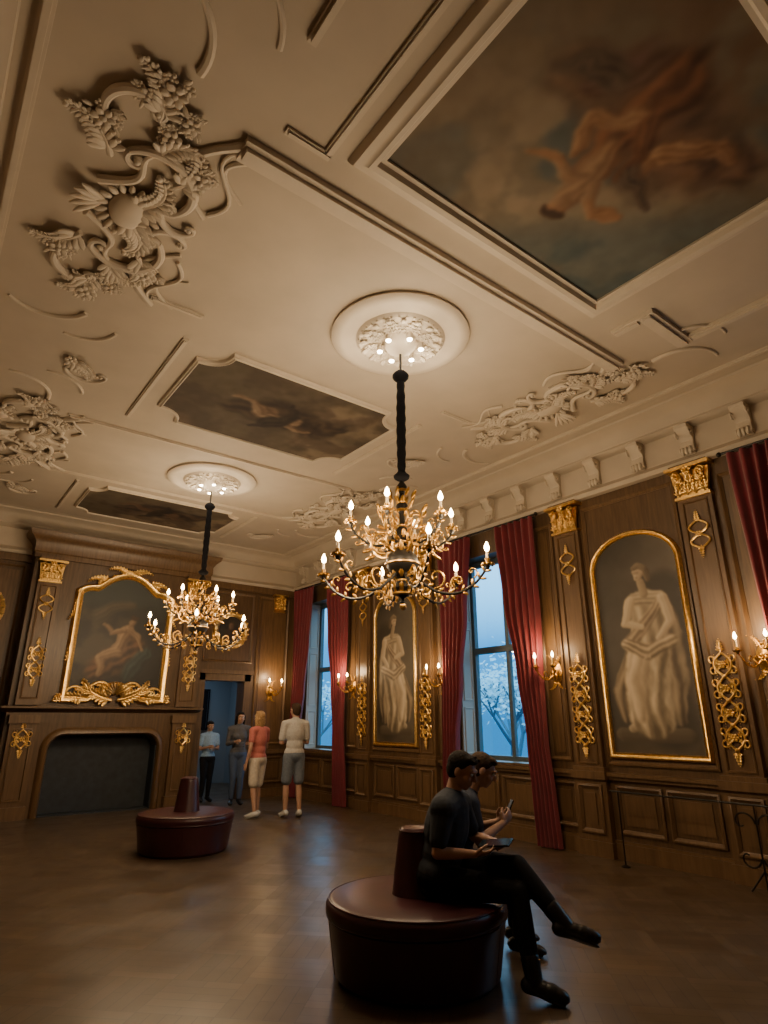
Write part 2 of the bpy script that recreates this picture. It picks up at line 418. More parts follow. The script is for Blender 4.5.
def capital(c, z, P, w=.46):
    m = MB()
    m.prism([(c-w*.40, z), (c+w*.40, z), (c+w*.50, z+.32), (c-w*.50, z+.32)], .05, .09, P)
    for (zz, L, k, hh) in ((z+.0, .17, 4, .10), (z+.11, .18, 3, .12)):
        for i in range(k):
            a = c+(i-(k-1)/2)*w*.88/k; acanthus(m, P, a, zz, PI/2, L, .01, hh, .95, 4)
            m.ell(P(a, zz+L, hh+.04), (.026, .026, .022), None, 8, 5)
    for s in (-1, 1):
        ribbon(m, P, spiral(c+s*w*.36, z+.27, .085, .012, -PI/2, -PI/2+s*-5.6, 22), .018, .01, .14)
        m.ell(P(c+s*w*.36, z+.27, .15), (.026,)*3, None, 7, 5)
    rosette(m, P, c, z+.32, .06, .15)
    m.box(c-w*.58, c+w*.58, z+.345, z+.385, 0, .17, P); m.box(c-w*.46, c+w*.46, z-.025, z+.008, 0, .11, P)
    return m
def drop(c, z0, z1, P, w=.28):
    m = MB(); n = max(1, int(round((z1-z0)/.27))); st = (z1-z0)/n; h = .095
    for i in range(n):
        z = z0+st*(i+.5)
        for s in (-1, 1):
            ribbon(m, P, [(c+s*w*.34*math.sin(PI*t/12), z-st*.5+st*t/12) for t in range(13)], .014, .014, h)
            ribbon(m, P, spiral(c+s*w*.36, z+st*.28, w*.17, w*.03, -PI/2, -PI/2+s*5, 14), .011, .007, h+.006)
            ribbon(m, P, spiral(c+s*w*.36, z-st*.28, w*.17, w*.03, PI/2, PI/2-s*5, 14), .011, .007, h+.006)
            acanthus(m, P, c+s*w*.08, z, PI/2-s*.9, st*.42, s*1.2, h, .8, 4); acanthus(m, P, c+s*w*.08, z, -PI/2+s*.9, st*.42, -s*1.2, h, .8, 4)
        rosette(m, P, c, z, .045, h+.015); m.ell(P(c, z-st*.5, h+.01), (.026,)*3, None, 7, 5)
    acanthus(m, P, c, z1-.01, PI/2, .13, .01, h, 1.0, 4); acanthus(m, P, c, z0+.01, -PI/2, .13, .01, h, 1.0, 4)
    return m
def knot(c, z, P, w=.22):
    m = MB(); h = .095
    for s in (-1, 1):
        ribbon(m, P, [(c+s*w*.5*math.sin(PI*2*t/20), z-.17+.34*t/20) for t in range(21)], .013, .013, h)
    rosette(m, P, c, z, .04, h)
    acanthus(m, P, c, z+.14, PI/2, .12, .01, h, .9, 4); acanthus(m, P, c, z-.14, -PI/2, .12, .01, h, .9, 4)
    return m
ti = 5
for pc in PNTS:
    for s in (-1, 1):
        c = pc+s*.925
        pilaster(ti, c, PR, .95, 4.10); ti += 1
        mk('gilded_capital', capital(c, 4.10, PR), M['gold'], label='gilded leafy capital on oak pilaster', category='capital', group='gilded capitals on the window wall')
        mk('gilded_pendant_carving', drop(c, 1.25, 2.25, PR), M['gold'], label='gilded openwork carving hanging down oak pilaster', category='wall ornament', group='gilded pendant carvings on pilasters')
        mk('gilded_knot_carving', knot(c, 3.62, PR), M['gold'], label='small gilded looped carving high on pilaster', category='wall ornament', group='gilded knot carvings on pilasters')

# ---------------------------------------------------------------- windows
for i, c in enumerate(WINS):
    w = thing('window_%d' % (i+1), (XW+.34, c, WZ0), label='tall sash window with dark glazing bars', **S)
    x0, x1 = XW+.30, XW+.38; P = lambda a, b, h: (h, a, b)
    m = MB()
    m.box(c-WH, c-WH+.09, WZ0, WZ1, x0, x1, P); m.box(c+WH-.09, c+WH, WZ0, WZ1, x0, x1, P)
    m.box(c-WH+.09, c+WH-.09, WZ0, WZ0+.09, x0, x1, P); m.box(c-WH+.09, c+WH-.09, WZ1-.09, WZ1, x0, x1, P)
    m.box(c-WH+.09, c+WH-.09, 2.58, 2.68, x0, x1, P)
    m.box(c-.035, c+.035, WZ0+.09, 2.58, x0+.01, x1-.01, P); m.box(c-.035, c+.035, 2.68, WZ1-.09, x0+.01, x1-.01, P)
    mk('window_frame', m, M['winframe'], w)
    m = MB(); m.box(XW-.05, XW+.30, c-WH+.001, c+WH-.001, WZ0, WZ0+.03); mk('window_sill', m, M['wood2'], w)
    for s in (-1, 1):
        m = MB(); ya = c+s*(WH-.004); yb = c+s*(WH-.035)
        Q = lambda a, b, h, s=s: (a, c+s*(WH-.035)-s*h, b)
        m.box(XW+.01, XW+.29, min(ya, yb), max(ya, yb), WZ0+.03, WZ1-.01)
        for (z0, z1) in ((1.05, 1.75), (1.85, 3.0), (3.1, 4.02)): m.sweep(rect(XW+.05, XW+.26, z0, z1), [(0, 0), (0, .012), (-.02, .015), (-.03, 0)], Q)
        mk('shutter', m, M['shutter'], w)
    if i == 0:
        gm, nt, b = mat_new('window_glass')
        out = nt.nodes['Material Output']; tr = nt.nodes.new('ShaderNodeBsdfTransparent'); gl = nt.nodes.new('ShaderNodeBsdfGlossy'); gl.inputs['Roughness'].default_value = .03
        mx = nt.nodes.new('ShaderNodeMixShader'); mx.inputs[0].default_value = .06
        nt.links.new(tr.outputs[0], mx.inputs[1]); nt.links.new(gl.outputs[0], mx.inputs[2]); nt.links.new(mx.outputs[0], out.inputs['Surface'])
    m = MB(); m.box(XW+.335, XW+.341, c-WH+.09, c+WH-.09, WZ0+.09, WZ1-.09); mk('glass_pane', m, gm, w)

# ---------------------------------------------------------------- curtains
def interp(keys, z):
    for (z0, a, b), (z1, c, d) in zip(keys[:-1], keys[1:]):
        if z0 <= z <= z1:
            t = (z-z0)/(z1-z0); t = t*t*(3-2*t); return a+(c-a)*t, b+(d-b)*t
    return keys[-1][1:]
def curtain(c, s, nf, ph):
    keys = [(0.015, .74, 1.10), (.6, .72, 1.07), (1.3, .68, 1.02), (2.2, .56, 1.02), (3.2, .40, 1.05), (4.44, .28, 1.07)]
    m = MB(); NU, NZ = 84, 40; vs = []
    for side in (0, 1):
        for j in range(NZ+1):
            z = .015+(4.44-.015)*j/NZ; i0, i1 = interp(keys, z)
            for i in range(NU+1):
                u = i/NU; amp = .045+.02*math.sin(3*u+ph)
                ww = u+.012*math.sin(z*1.7+u*9+ph)
                fold = math.sin(2*PI*nf*ww+ph+.35*math.sin(z*1.3)); fold = math.copysign(abs(fold)**.75, fold)
                x = XW-.17+amp*fold-.01*math.sin(z*2+u*5)+(.006 if side else 0)
                vs.append((x, c+s*(i0+(i1-i0)*u), z))
    W = NU+1; o = W*(NZ+1); fs = []
    for j in range(NZ):
        for i in range(NU):
            a = j*W+i; fs.append((a, a+1, a+W+1, a+W)); fs.append((o+a, o+a+W, o+a+W+1, o+a+1))
    for j in range(NZ):
        for i in (0, NU): a = j*W+i; fs.append((a, a+W, o+a+W, o+a))
    for i in range(NU):
        for j in (0, NZ): a = j*W+i; fs.append((a, a+1, o+a+1, o+a))
    m.add(vs, fs); return m
for i, c in enumerate(WINS):
    for s in (-1, 1):
        mk('curtain', curtain(c, s, 6, i*1.7+s), M['curtain'], label='full length crimson curtain beside tall window', category='curtain', group='crimson window curtains')
    m = MB(); m.tube([(XW-.17, c-1.12, 4.46), (XW-.17, c+1.12, 4.46)], .016, 8)
    for s in (-1, 1): m.ell((XW-.17, c+s*1.14, 4.46), (.03,)*3); m.tube([(XW-.17, c+s*1.0, 4.46), (XW-.01, c+s*1.0, 4.46)], .01, 6)
    mk('curtain_rod', m, M['iron'], label='thin dark curtain rod above window', category='curtain rod')

# ---------------------------------------------------------------- grisaille paintings on window wall
def arch_outline(c, w, z0, zs, ztop, n=20):
    pts = [(c-w/2, z0), (c+w/2, z0)]
    for i in range(n+1):
        t = PI*i/n; pts.append((c+w/2*math.cos(t), zs+(ztop-zs)*math.sin(t)))
    return pts
def statue_paint(c, flip, z0):
    hi = (.78, .71, .60); lo = (.36, .31, .24)
    def fn(A, B):
        x0 = (c-A)*flip; z = (B-z0)*.985+.02
        x = x0*.86+.06*np.sin(z*2.4+.3)-.02+(fbm(A*5, B*5)-.5)*.035
        C = np.zeros(A.shape+(3,)); g = .5+.5*np.clip((c-A)/.6, -1, 1)
        C[:] = (.24, .22, .19); C = mixc(C, g*.8, (.42, .38, .33)); C = mixc(C, 1-ss(.0, .34, z), (.30, .265, .215))
        C = mixc(C, ss(2.15, 2.6, z)*(1-g)*.6, (.14, .13, .11)); C += (fbm(A*6, B*6)-.5)[..., None]*.05
        C = limbp(C, x, z, [(.2, .4), (.2, 1.9)], [.3, .22], (.19, .17, .14), (.15, .13, .11), fold=0, soft=.4, alpha=.7)
        C = limbp(C, x, z, [(-.34, .24), (.36, .24)], [.08, .08], (.44, .39, .32), (.20, .17, .13), fold=.05)
        C = limbp(C, x, z, [(-.14, .36), (-.21, .31)], [.045, .045], hi, lo, fold=0, soft=.2)
        C = limbp(C, x, z, [(.10, .36), (.18, .31)], [.045, .04], hi, lo, fold=0, soft=.2)
        C = limbp(C, x, z, [(.16, 1.80), (.28, 1.35), (.33, .80), (.30, .42)], [.09, .12, .13, .08], (.62, .55, .45), (.24, .20, .155), fold=.55, ff=6, seed=3, soft=.2)
        C = limbp(C, x, z, [(-.16, 1.20), (-.28, .75), (-.26, .44)], [.09, .11, .07], (.60, .53, .43), (.24, .20, .155), fold=.5, ff=6, seed=6, soft=.2)
        C = limbp(C, x, z, [(.02, 1.50), (.01, 1.0), (.02, .46)], [.19, .25, .25], hi, lo, fold=.65, ff=10, seed=1)
        C = limbp(C, x, z, [(-.06, 1.28), (-.13, .86), (-.10, .45)], [.11, .10, .07], (.84, .77, .66), (.52, .45, .36), fold=.35, ff=5, seed=2, soft=.5)
        C = limbp(C, x, z, [(.02, 1.38), (.02, 1.74)], [.20, .195], hi, lo, fold=.45, ff=9, seed=5)
        C = limbp(C, x, z, [(-.14, 1.83), (.17, 1.81)], [.075, .08], (.80, .73, .62), lo, fold=.3, soft=.25)
        C = limbp(C, x, z, [(.18, 1.78), (.0, 1.55), (-.20, 1.30)], [.05, .07, .08], (.70, .62, .51), (.36, .30, .24), fold=.6, ff=7, seed=8, soft=.35)
        C = limbp(C, x, z, [(-.24, 1.30), (.02, 1.18), (.26, 1.28)], [.06, .085, .08], (.76, .68, .57), (.34, .29, .22), fold=.6, ff=7, seed=9, soft=.3)
        C = limbp(C, x, z, [(.20, 1.80), (.26, 1.52), (.14, 1.34)], [.062, .055, .035], (.82, .75, .64), (.48, .41, .33), fold=.1, soft=.22)
        C = limbp(C, x, z, [(-.18, 1.81), (-.25, 1.55), (-.06, 1.48)], [.06, .052, .032], (.84, .77, .66), (.50, .43, .34), fold=.1, soft=.22)
        C = limbp(C, x, z, [(.0, 1.88), (-.02, 2.03)], [.05, .045], (.72, .64, .53), lo, fold=0, soft=.2)
        C = limbp(C, x, z, [(.01, 2.21), (.06, 2.16), (.07, 2.05)], [.055, .05, .03], (.50, .43, .35), (.24, .2, .15), fold=.5, ff=12, soft=.2)
        C = limbp(C, x, z, [(-.03, 2.155), (-.045, 2.095)], [.066, .045], (.82, .75, .64), (.46, .38, .30), fold=.1, soft=.2)
        C = limbp(C, x, z, [(-.07, 2.215), (-.01, 2.24), (.05, 2.20)], [.028, .04, .04], (.56, .49, .40), (.28, .23, .18), fold=.5, ff=12, soft=.25)
        C = mixc(C, (1-ss(.008, .03, np.hypot((x+.055)*.5, z-2.155)))*.45, (.40, .32, .25)); C = mixc(C, (1-ss(.006, .018, np.hypot((x+.055)*.7, z-2.095)))*.5, (.42, .33, .26))
        return C
    return fn
for k, c in enumerate(PNTS):
    z0, zs, zt = 1.16, 3.42, 3.84; w = 1.16
    t = thing('framed_painting', (XW, c, z0), label=['tall arched grey painting of a draped statue, unobstructed', 'tall arched grey painting of a robed statue between windows'][k], category='painting')
    top = lambda a, c=c: zs+(zt-zs)*math.sqrt(max(0, 1-((a-c)/(w/2))**2))
    canvas('canvas', c-w/2, c+w/2, lambda a: z0, top, PR, 120, 250, statue_paint(c, 1 if k == 0 else -1, z0), .012, M['paint'], t)
    m = MB(); m.sweep(arch_outline(c, w, z0, zs, zt, 30), [(-.02, .01), (-.015, .045), (0, .035), (.012, .05), (.03, .055), (.05, .035), (.055, 0)], PR)
    mk('frame', m, M['gold'], t)

# ---------------------------------------------------------------- wall sconces (local +x = out)
def flame_mesh(z, r=.016, h=.07):
    m = MB(); m.lathe([(.002, 0), (r*.7, h*.12), (r, h*.35), (r*.7, h*.65), (r*.2, h*.92), (.001, h)], 10, (0, 0, z)); return m
def build_sconce():
    t = thing('wall_sconce', (0, 0, 0), label='gilt two-armed candle sconce with lit candle bulbs', category='wall lamp', group='gilt wall sconces')
    P = lambda a, b, h: (h, a, b); m = MB()
    m.lathe([(.001, .0), (.08, .0), (.085, .015), (.05, .03), (.03, .05), (.001, .055)], 16, (0, 0, 0), [Vector((0, 1, 0)), Vector((0, 0, 1.7)), Vector((1, 0, 0))])
    for s in (-1, 1):
        acanthus(m, P, s*.01, .10, PI/2-s*.35, .17, -s*1.0, .02, .6, 5); acanthus(m, P, s*.01, -.10, -PI/2+s*.35, .15, s*1.2, .02, .6, 5)
        ribbon(m, P, spiral(s*.06, 0, .05, .01, -PI/2, -PI/2+s*5, 14), .009, .006, .035)
    rosette(m, P, 0, 0, .05, .05)
    mk('backplate', m, M['brass'], t, world=False)
    for s in (-1, 1):
        arm = MB(); pts = []
        for i in range(17):
            u = i/16; pts.append((.04+.24*u, s*(.02+.13*u), -.01-.11*math.sin(PI*u*.9)+.10*u*u))
        arm.tube(pts, [.012-.004*i/16 for i in range(17)], 7); e = pts[-1]
        arm.tube([(e[0]-.11-p[0], s*.08, -.02+p[1]) for p in spiral(0, 0, .05, .012, 0, 5, 14)], .008, 6)
        arm.lathe([(.004, -.03), (.012, -.02), (.02, 0), (.045, .008), (.05, .018), (.018, .018), (.02, .05), (.014, .055)], 14, e)
        for i in range(4): arm.ell((pts[4+i*2][0], pts[4+i*2][1], pts[4+i*2][2]+.018), (.02, .008, .014), None, 6, 4)
        a = mk('arm', arm, M['brass'], t, world=False)
        cd = MB(); cd.lathe([(.012, .05), (.012, .13), (.003, .132)], 10, e); mk('candle', cd, M['candle'], a, world=False)
        fl = MB(); f = flame_mesh(.132, .019, .08); fl.add([(x+e[0], y+e[1], z+e[2]) for x, y, z in f.v], f.f); mk('flame_bulb', fl, M['flame'], a, world=False)
    return t
SC = [pc+s*1.33 for pc in PNTS for s in (-1, 1)]
sc0 = build_sconce(); spos = [(XW, y, 2.17) for y in SC]
sc0.location = spos[0]; sc0.rotation_euler = (0, 0, PI)
for p in spos[1:]: dup(sc0, p, PI)
dup(sc0, (6.6, YE, 2.17), -PI/2)
WARM = (1, .74, .46)
def point(loc, e, r=.05, c=WARM):
    l = bpy.data.lights.new('lamp_light', 'POINT'); l.energy = e; l.shadow_soft_size = r; l.color = c
    o = bpy.data.objects.new('lamp_light', l); COL.objects.link(o); o.location = loc; return o
for p in spos+[(6.6+.33, YE, 2.17)]: point((p[0]-.33, p[1]-(.33 if p[1] == YE else 0), p[2]+.32), 17, .06, (1, .66, .34))

# ---------------------------------------------------------------- chandeliers
def build_chandelier():
    t = thing('chandelier', (0, 0, 0), label='gilt and iron candle chandelier on black sleeved cord', category='chandelier', group='gilt chandeliers')
    m = MB(); m.lathe([(.002, 0), (.02, .01), (.028, .035), (.012, .06), (.02, .075), (.075, .11), (.10, .16), (.085, .20), (.04, .23), (.05, .26), (.11, .30), (.145, .36), (.15, .40), (.13, .46), (.07, .51), (.035, .55), (.055, .58), (.085, .63), (.06, .70), (.028, .74), (.024, .86), (.05, .89), (.055, .94), (.03, 1.0), (.02, 1.06), (.045, 1.09), (.05, 1.13), (.02, 1.18)], 24)
    mk('stem', m, M['iron'], t, world=False)
    m = MB()
    for z, r in ((.11, .08), (.23, .045), (.38, .148), (.52, .06), (.58, .06), (.74, .035), (.89, .055), (1.09, .05)):
        m.lathe([(r, z-.012), (r+.014, z-.006), (r+.014, z+.006), (r, z+.012)], 20)
    for zz, r, n, L in ((.13, .09, 8, .10), (.27, .10, 8, .12), (.50, .10, 8, .12), (.62, .08, 6, .1), (.95, .045, 6, .12)):
        for i in range(n):
            a = 2*PI*i/n; d = Vector((math.cos(a), math.sin(a), 0)); e = Vector((-math.sin(a), math.cos(a), 0)); up = (Vector((0, 0, 1))+d*.35).normalized()
            m.ell(d*r+Vector((0, 0, zz+.03)), (L*.5, .024, .013), [up, e, up.cross(e)], 7, 5)
    for i in range(8):
        a = 2*PI*(i+.5)/8; ca_, sa_ = math.cos(a), math.sin(a); XR = lambda u, z, h, ca_=ca_, sa_=sa_: (u*ca_-h*sa_, u*sa_+h*ca_, z)
        ribbon(m, XR, spiral(.20, .58, .12, .02, -1.9, 4.6, 22), .014, .008, 0); ribbon(m, XR, spiral(.12, .82, .09, .015, -1.6, 4.2, 18), .012, .007, 0)
        for (u, z, an, L) in ((.30, .62, .9, .12), (.28, .50, -.4, .12), (.20, .84, 1.1, .11), (.16, .70, .2, .10), (.10, 1.0, 1.2, .1)): leaf(m, XR, u, z, an, L, .04, 0, .4)
    m.ell((0, 0, .0), (.03, .03, .035))
    mk('gilt_mounts', m, M['brass'], t, world=False)
    m = MB(); prof = []
    for i in range(49):
        u = i/48; r = .034+.012*math.sin(PI*u)+.003*math.sin(u*60)
        if u < .07: r = .035+.045*math.sin(PI*u/.07)
        if u > .90: r = .04+.045*math.sin(PI*(u-.90)/.10)
        prof.append((r, 1.19+1.19*u))
    m.lathe(prof, 16); mk('cord_sleeve', m, M['velvet'], t, world=False)
    m = MB(); m.tube([(0, 0, 2.36), (0, 0, 2.78)], .012, 8); mk('suspension_rod', m, M['iron'], t, world=False)
    def arm_parts(key, scr, rr, zc, n, ph, r0=.015):
        K = [Vector((k[0], 0, k[1])) for k in key]; pts = []
        for i in range(len(K)-1):
            p0 = K[max(i-1, 0)]; p1 = K[i]; p2 = K[i+1]; p3 = K[min(i+2, len(K)-1)]
            for j in range(6):
                u = j/6; pts.append(.5*((2*p1)+(p2-p0)*u+(2*p0-5*p1+4*p2-p3)*u*u+(3*p1-p0-3*p2+p3)*u**3))
        pts.append(K[-1])
        am = MB(); am.tube(pts, [r0*(1-.3*i/len(pts)) for i in range(len(pts))], 8)
        am.lathe([(.004, -.04), (.014, -.03), (.022, -.01), (.015, 0)], 12, (rr, 0, zc))
        gm_ = MB(); XZ = lambda a, b, h: (a, h, b)
        for (cx_, cz_, ra, rb, t0, t1, th) in scr: 
            ribbon(gm_, XZ, spiral(cx_, cz_, ra, rb, t0, t1, 20), th, th*.55, 0)
            gm_.ell((cx_, 0, cz_), (th*1.1,)*3, None, 7, 5)
        for i in range(4, len(pts)-3, 4):
            d = (pts[i+1]-pts[i]).normalized(); q = Vector((-d.z, 0, d.x))
            for sg in (-1, 1):
                v = (d*.6+q*sg*.8).normalized(); gm_.ell(pts[i]+v*.03, (.035, .010, .014), [v, Vector((0, 1, 0)), v.cross(Vector((0, 1, 0)))], 6, 4)
        gm_.lathe([(.015, 0), (.05, .008), (.058, .022), (.05, .020), (.018, .016), (.02, .05), (.024, .06), (.014, .062)], 14, (rr, 0, zc))
        for i in range(8):
            a = 2*PI*i/8; gm_.ell((rr+.053*math.cos(a), .053*math.sin(a), zc+.006), (.012, .012, .012), None, 6, 4)
        cd = MB(); cd.lathe([(.013, .055), (.013, .12), (.003, .122)], 10, (rr, 0, zc))
        f = flame_mesh(.122, .024, .095); fl = MB(); fl.add([(x+rr, y, z+zc) for x, y, z in f.v], f.f)
        a0 = mk('arm', am, M['iron'], t, world=False); a0.rotation_euler = (0, 0, ph)
        mk('arm_scrollwork', gm_, M['brass'], a0, world=False); mk('candle', cd, M['candle'], a0, world=False); mk('flame_bulb', fl, M['flame'], a0, world=False)
        for i in range(1, n): dup(a0, None, ph+2*PI*i/n, t)
    arm_parts([(.07, .30), (.18, .20), (.32, .11), (.48, .09), (.62, .15), (.71, .24), (.76, .32)],
              [(.30, .24, .10, .015, -1.7, 4.3, .012), (.50, .19, .07, .012, 3.8, -2.0, .010), (.62, .27, .055, .01, -1.2, 4.0, .008), (.22, .10, .06, .01, 1.2, 6.6, .008)], .76, .32, 6, .12)
    arm_parts([(.05, .66), (.14, .56), (.26, .54), (.38, .59), (.46, .67), (.48, .74)],
              [(.27, .65, .08, .012, -1.7, 4.0, .010), (.37, .69, .05, .01, 3.8, -1.5, .008), (.42, .56, .05, .01, 1.5, 6.5, .008)], .48, .74, 6, .62)
    return t
CHS = [(3.36, 4.12), (3.37, 9.05)]
ch0 = build_chandelier(); ch0.location = (CHS[0][0], CHS[0][1], 2.5)
dup(ch0, (CHS[1][0], CHS[1][1], 2.5))
for (x, y) in CHS:
    for i in range(6):
        a = .12+2*PI*(i+.5)/6; point((x+.74*math.cos(a), y+.74*math.sin(a), 3.10), 36, .07)

# ---------------------------------------------------------------- ceiling roses
def rose(x, y):
    t = thing('ceiling_rose', (x, y, H), label='round cream plaster ceiling rose with small spot lamps', category='ceiling rose', group='plaster ceiling roses')
    B = [Vector((1, 0, 0)), Vector((0, -1, 0)), Vector((0, 0, -1))]
    m = MB(); m.lathe([(.001, .0), (.70, .0), (.71, .03), (.68, .05), (.60, .055), (.57, .045), (.46, .05), (.44, .075), (.42, .085), (.40, .07), (.18, .08), (.14, .16), (.06, .2), (.02, .22)], 56, (x, y, H), B)
    P = lambda a, b, h: (x+a, y+b, H-.06-h)
    for i in range(16):
        a = 2*PI*i/16; acanthus(m, P, .15*math.cos(a), .15*math.sin(a), a, .24, (.9 if i % 2 else -.9), .02, .7, 5)
        leaf(m, P, .33*math.cos(a+.2), .33*math.sin(a+.2), a+.2, .1, .06, .02)
    for i in range(36): a = 2*PI*i/36; m.ell(P(.425*math.cos(a), .425*math.sin(a), .02), (.016,)*3, None, 6, 4)
    mk('plaster_relief', clampz(m), M['plaster2'], t)
    for i in range(6):
        a = 2*PI*i/6+.3; px, py = x+.21*math.cos(a), y+.21*math.sin(a)
        m = MB(); m.lathe([(.028, .10), (.03, .17), (.022, .172)], 12, (px, py, H), B); mk('lamp_housing', m, M['plaster2'], t)
        m = MB(); m.ell((px, py, H-.175), (.027, .027, .014), None, 10, 6); mk('spot_bulb', m, M['spot'], t)
for (x, y) in CHS:
    rose(x, y)
    for i in range(3): a = 2*PI*i/3; point((x+.34*math.cos(a), y+.34*math.sin(a), H-.34), 6.5, .05, (1, .8, .55))

# ---------------------------------------------------------------- ceiling paintings
def sky_paint(cx_, cy_, mode):
    def fn(A, B):
        x = A-cx_; y = B-cy_
        n1 = fbm(A*1.3+mode*5, B*1.3, 6); n2 = fbm(A*3.1+4+mode, B*3.1+9, 5); n3 = fbm(A*9, B*9+mode, 4)
        wx = x+(fbm(A*4, B*4+3)-.5)*.26; wy = y+(fbm(A*4+9, B*4)-.5)*.26
        C = np.zeros(A.shape+(3,)); C[:] = (.33, .35, .33)
        if mode == 0:
            C = mixc(C, ss(.42, .55, n1)*.85, (.48, .42, .34)); C = mixc(C, ss(.45, .60, n2)*ss(.40, .5, n1)*.7, (.58, .51, .42))
            C = mixc(C, ss(.0, 1.2, -y)*ss(.35, .6, n2)*.9, (.38, .28, .20)); C = mixc(C, ss(-.2, -1.3, x)*.5, (.42, .35, .28))
            C = mixc(C, ss(.5, 1.2, x+y)*.6, (.30, .35, .35))
            sk = (.72, .56, .41); sl = (.38, .25, .17); dr = (.54, .36, .25); dl = (.27, .17, .11)
            C = limbp(C, wx, wy, [(-.7, -.15), (-.2, -.35), (.3, -.25), (.8, -.45)], [.16, .30, .32, .18], (.48, .36, .27), (.27, .19, .14), fold=.6, soft=.7, ff=6)
            C = limbp(C, wx, wy, [(-.12, -.55), (-.05, .10)], [.18, .15], dr, dl, fold=.7, ff=7, soft=.4)
            C = limbp(C, wx, wy, [(-.4, -.5), (-.55, -.15)], [.14, .06], (.42, .31, .26), dl, fold=.7, ff=7, soft=.5)
            C = limbp(C, wx, wy, [(-.03, .0), (.03, .32)], [.12, .11], sk, sl, fold=.4, soft=.3)
            C = limbp(C, wx, wy, [(-.08, .28), (-.30, .20), (-.48, .33)], [.06, .045, .025], sk, sl, fold=.25, soft=.3)
            C = limbp(C, wx, wy, [(.12, .28), (.33, .36), (.50, .28)], [.06, .045, .025], sk, sl, fold=.25, soft=.3)
            C = limbp(C, wx, wy, [(-.10, -.30), (-.30, -.10), (-.26, .10)], [.085, .065, .035], sk, sl, fold=.3, soft=.3)
            C = limbp(C, wx, wy, [(.02, -.3), (.22, -.12), (.20, .08)], [.09, .07, .04], dr, dl, fold=.4, soft=.3)
            C = limbp(C, wx, wy, [(.06, .44), (.07, .49)], [.062, .055], sk, sl, fold=.1, soft=.25); C = limbp(C, wx, wy, [(.03, .54), (.12, .53)], [.04, .04], (.32, .22, .15), (.18, .12, .08), soft=.3)
            C = limbp(C, wx, wy, [(.32, -.25), (.5, -.45), (.72, -.42)], [.10, .075, .04], sk, sl, fold=.4, soft=.35)
            C = limbp(C, wx, wy, [(.34, -.12), (.37, -.05)], [.06, .055], sk, sl, fold=.1, soft=.3)
            C = limbp(C, wx, wy, [(-.5, -.35), (-.85, -.1)], [.11, .03], (.40, .33, .27), (.23, .18, .15), fold=.7, ff=9, soft=.5)
            C = limbp(C, wx, wy, [(.30, .0), (.62, .12)], [.10, .03], (.40, .33, .27), (.23, .18, .15), fold=.7, ff=9, soft=.5)
            C = mixc(C, ss(.50, .66, fbm(A*2.2+11, B*2.2+5))*.35, (.46, .39, .31))
        else:
            C[:] = (.33, .29, .23); C = mixc(C, ss(.42, .56, n1), (.46, .40, .32)); C = mixc(C, ss(.45, .62, n2)*.6, (.26, .21, .17))
            C = limbp(C, wx, wy, [(-.6, .1), (-.1, -.1), (.5, .05), (.8, -.2)], [.16, .28, .24, .12], (.28, .22, .17), (.13, .10, .08), fold=.7, ff=6, soft=.5)
            sk = (.62, .53, .42) if mode == 1 else (.40, .33, .26); sl = (.26, .18, .13)
            C = limbp(C, wx, wy, [(-.25, .0), (.15, .05)], [.12, .10], sk, sl, fold=.4, soft=.3)
            C = limbp(C, wx, wy, [(.1, .05), (.35, .22), (.55, .15)], [.07, .05, .03], sk, sl, fold=.3, soft=.3)
            C = limbp(C, wx, wy, [(-.25, .0), (-.5, -.2), (-.72, -.15)], [.08, .06, .03], sk, sl, fold=.3, soft=.3)
            C = limbp(C, wx, wy, [(.24, .02), (.30, .0)], [.06, .055], sk, sl, soft=.3)
            C = limbp(C, wx, wy, [(.0, .1), (-.2, .42)], [.14, .03], (.20, .16, .12), (.08, .06, .05), fold=.7, ff=9, soft=.4)
            C = limbp(C, wx, wy, [(.05, -.05), (.0, -.42)], [.12, .03], (.20, .16, .12), (.08, .06, .05), fold=.7, ff=9, soft=.4)
        return C*.94+(n3-.5)[..., None]*.07
    return fn
def notch_outline(a0, a1, b0, b1, r, n=8):
    pts = []
    for (ca, cb, s0) in ((a0, b0, PI/2), (a1, b0, PI), (a1, b1, 3*PI/2), (a0, b1, 0)):
        for i in range(n+1):
            t = s0-(PI/2)*i/n; pts.append((ca+r*math.cos(t), cb+r*math.sin(t)))
    return pts
CPA = [(1.93, 4.47, .55, 2.56, 0), (1.88, 4.55, 5.50, 7.32, .30), (1.88, 4.52, 10.45, 11.98, .24)]
FP = [(-.03, .02), (-.03, .05), (0, .055), (.02, .09), (.06, .10), (.09, .07), (.14, .06), (.16, .03), (.17, 0)]
for k, (a0, a1, b0, b1, r) in enumerate(CPA):
    t = thing('ceiling_painting', ((a0+a1)/2, (b0+b1)/2, H), label=['large ceiling painting of clouds and tumbling draped figures', 'notched-corner ceiling painting with clouds and a winged figure', 'dark notched-corner ceiling painting close to the fireplace wall'][k], category='painting')
    def cut(a, a0=a0, a1=a1, r=r):
        d = min(a-a0, a1-a); return math.sqrt(max(0, r*r-d*d)) if d < r else 0
    canvas('canvas', a0, a1, lambda a: b0+cut(a), lambda a: b1-cut(a), PC, 250 if k == 0 else 150, 200 if k == 0 else 110, sky_paint((a0+a1)/2, (b0+b1)/2, k), .03, M['paintc'], t, bl=3 if k == 0 else 1)
    m = MB(); m.sweep(rect(a0, a1, b0, b1) if r == 0 else notch_outline(a0, a1, b0, b1, r), FP if k == 0 else [(o*.30, h*.55) for o, h in FP], PC)
    mk('frame', m, M['plaster2'], t)

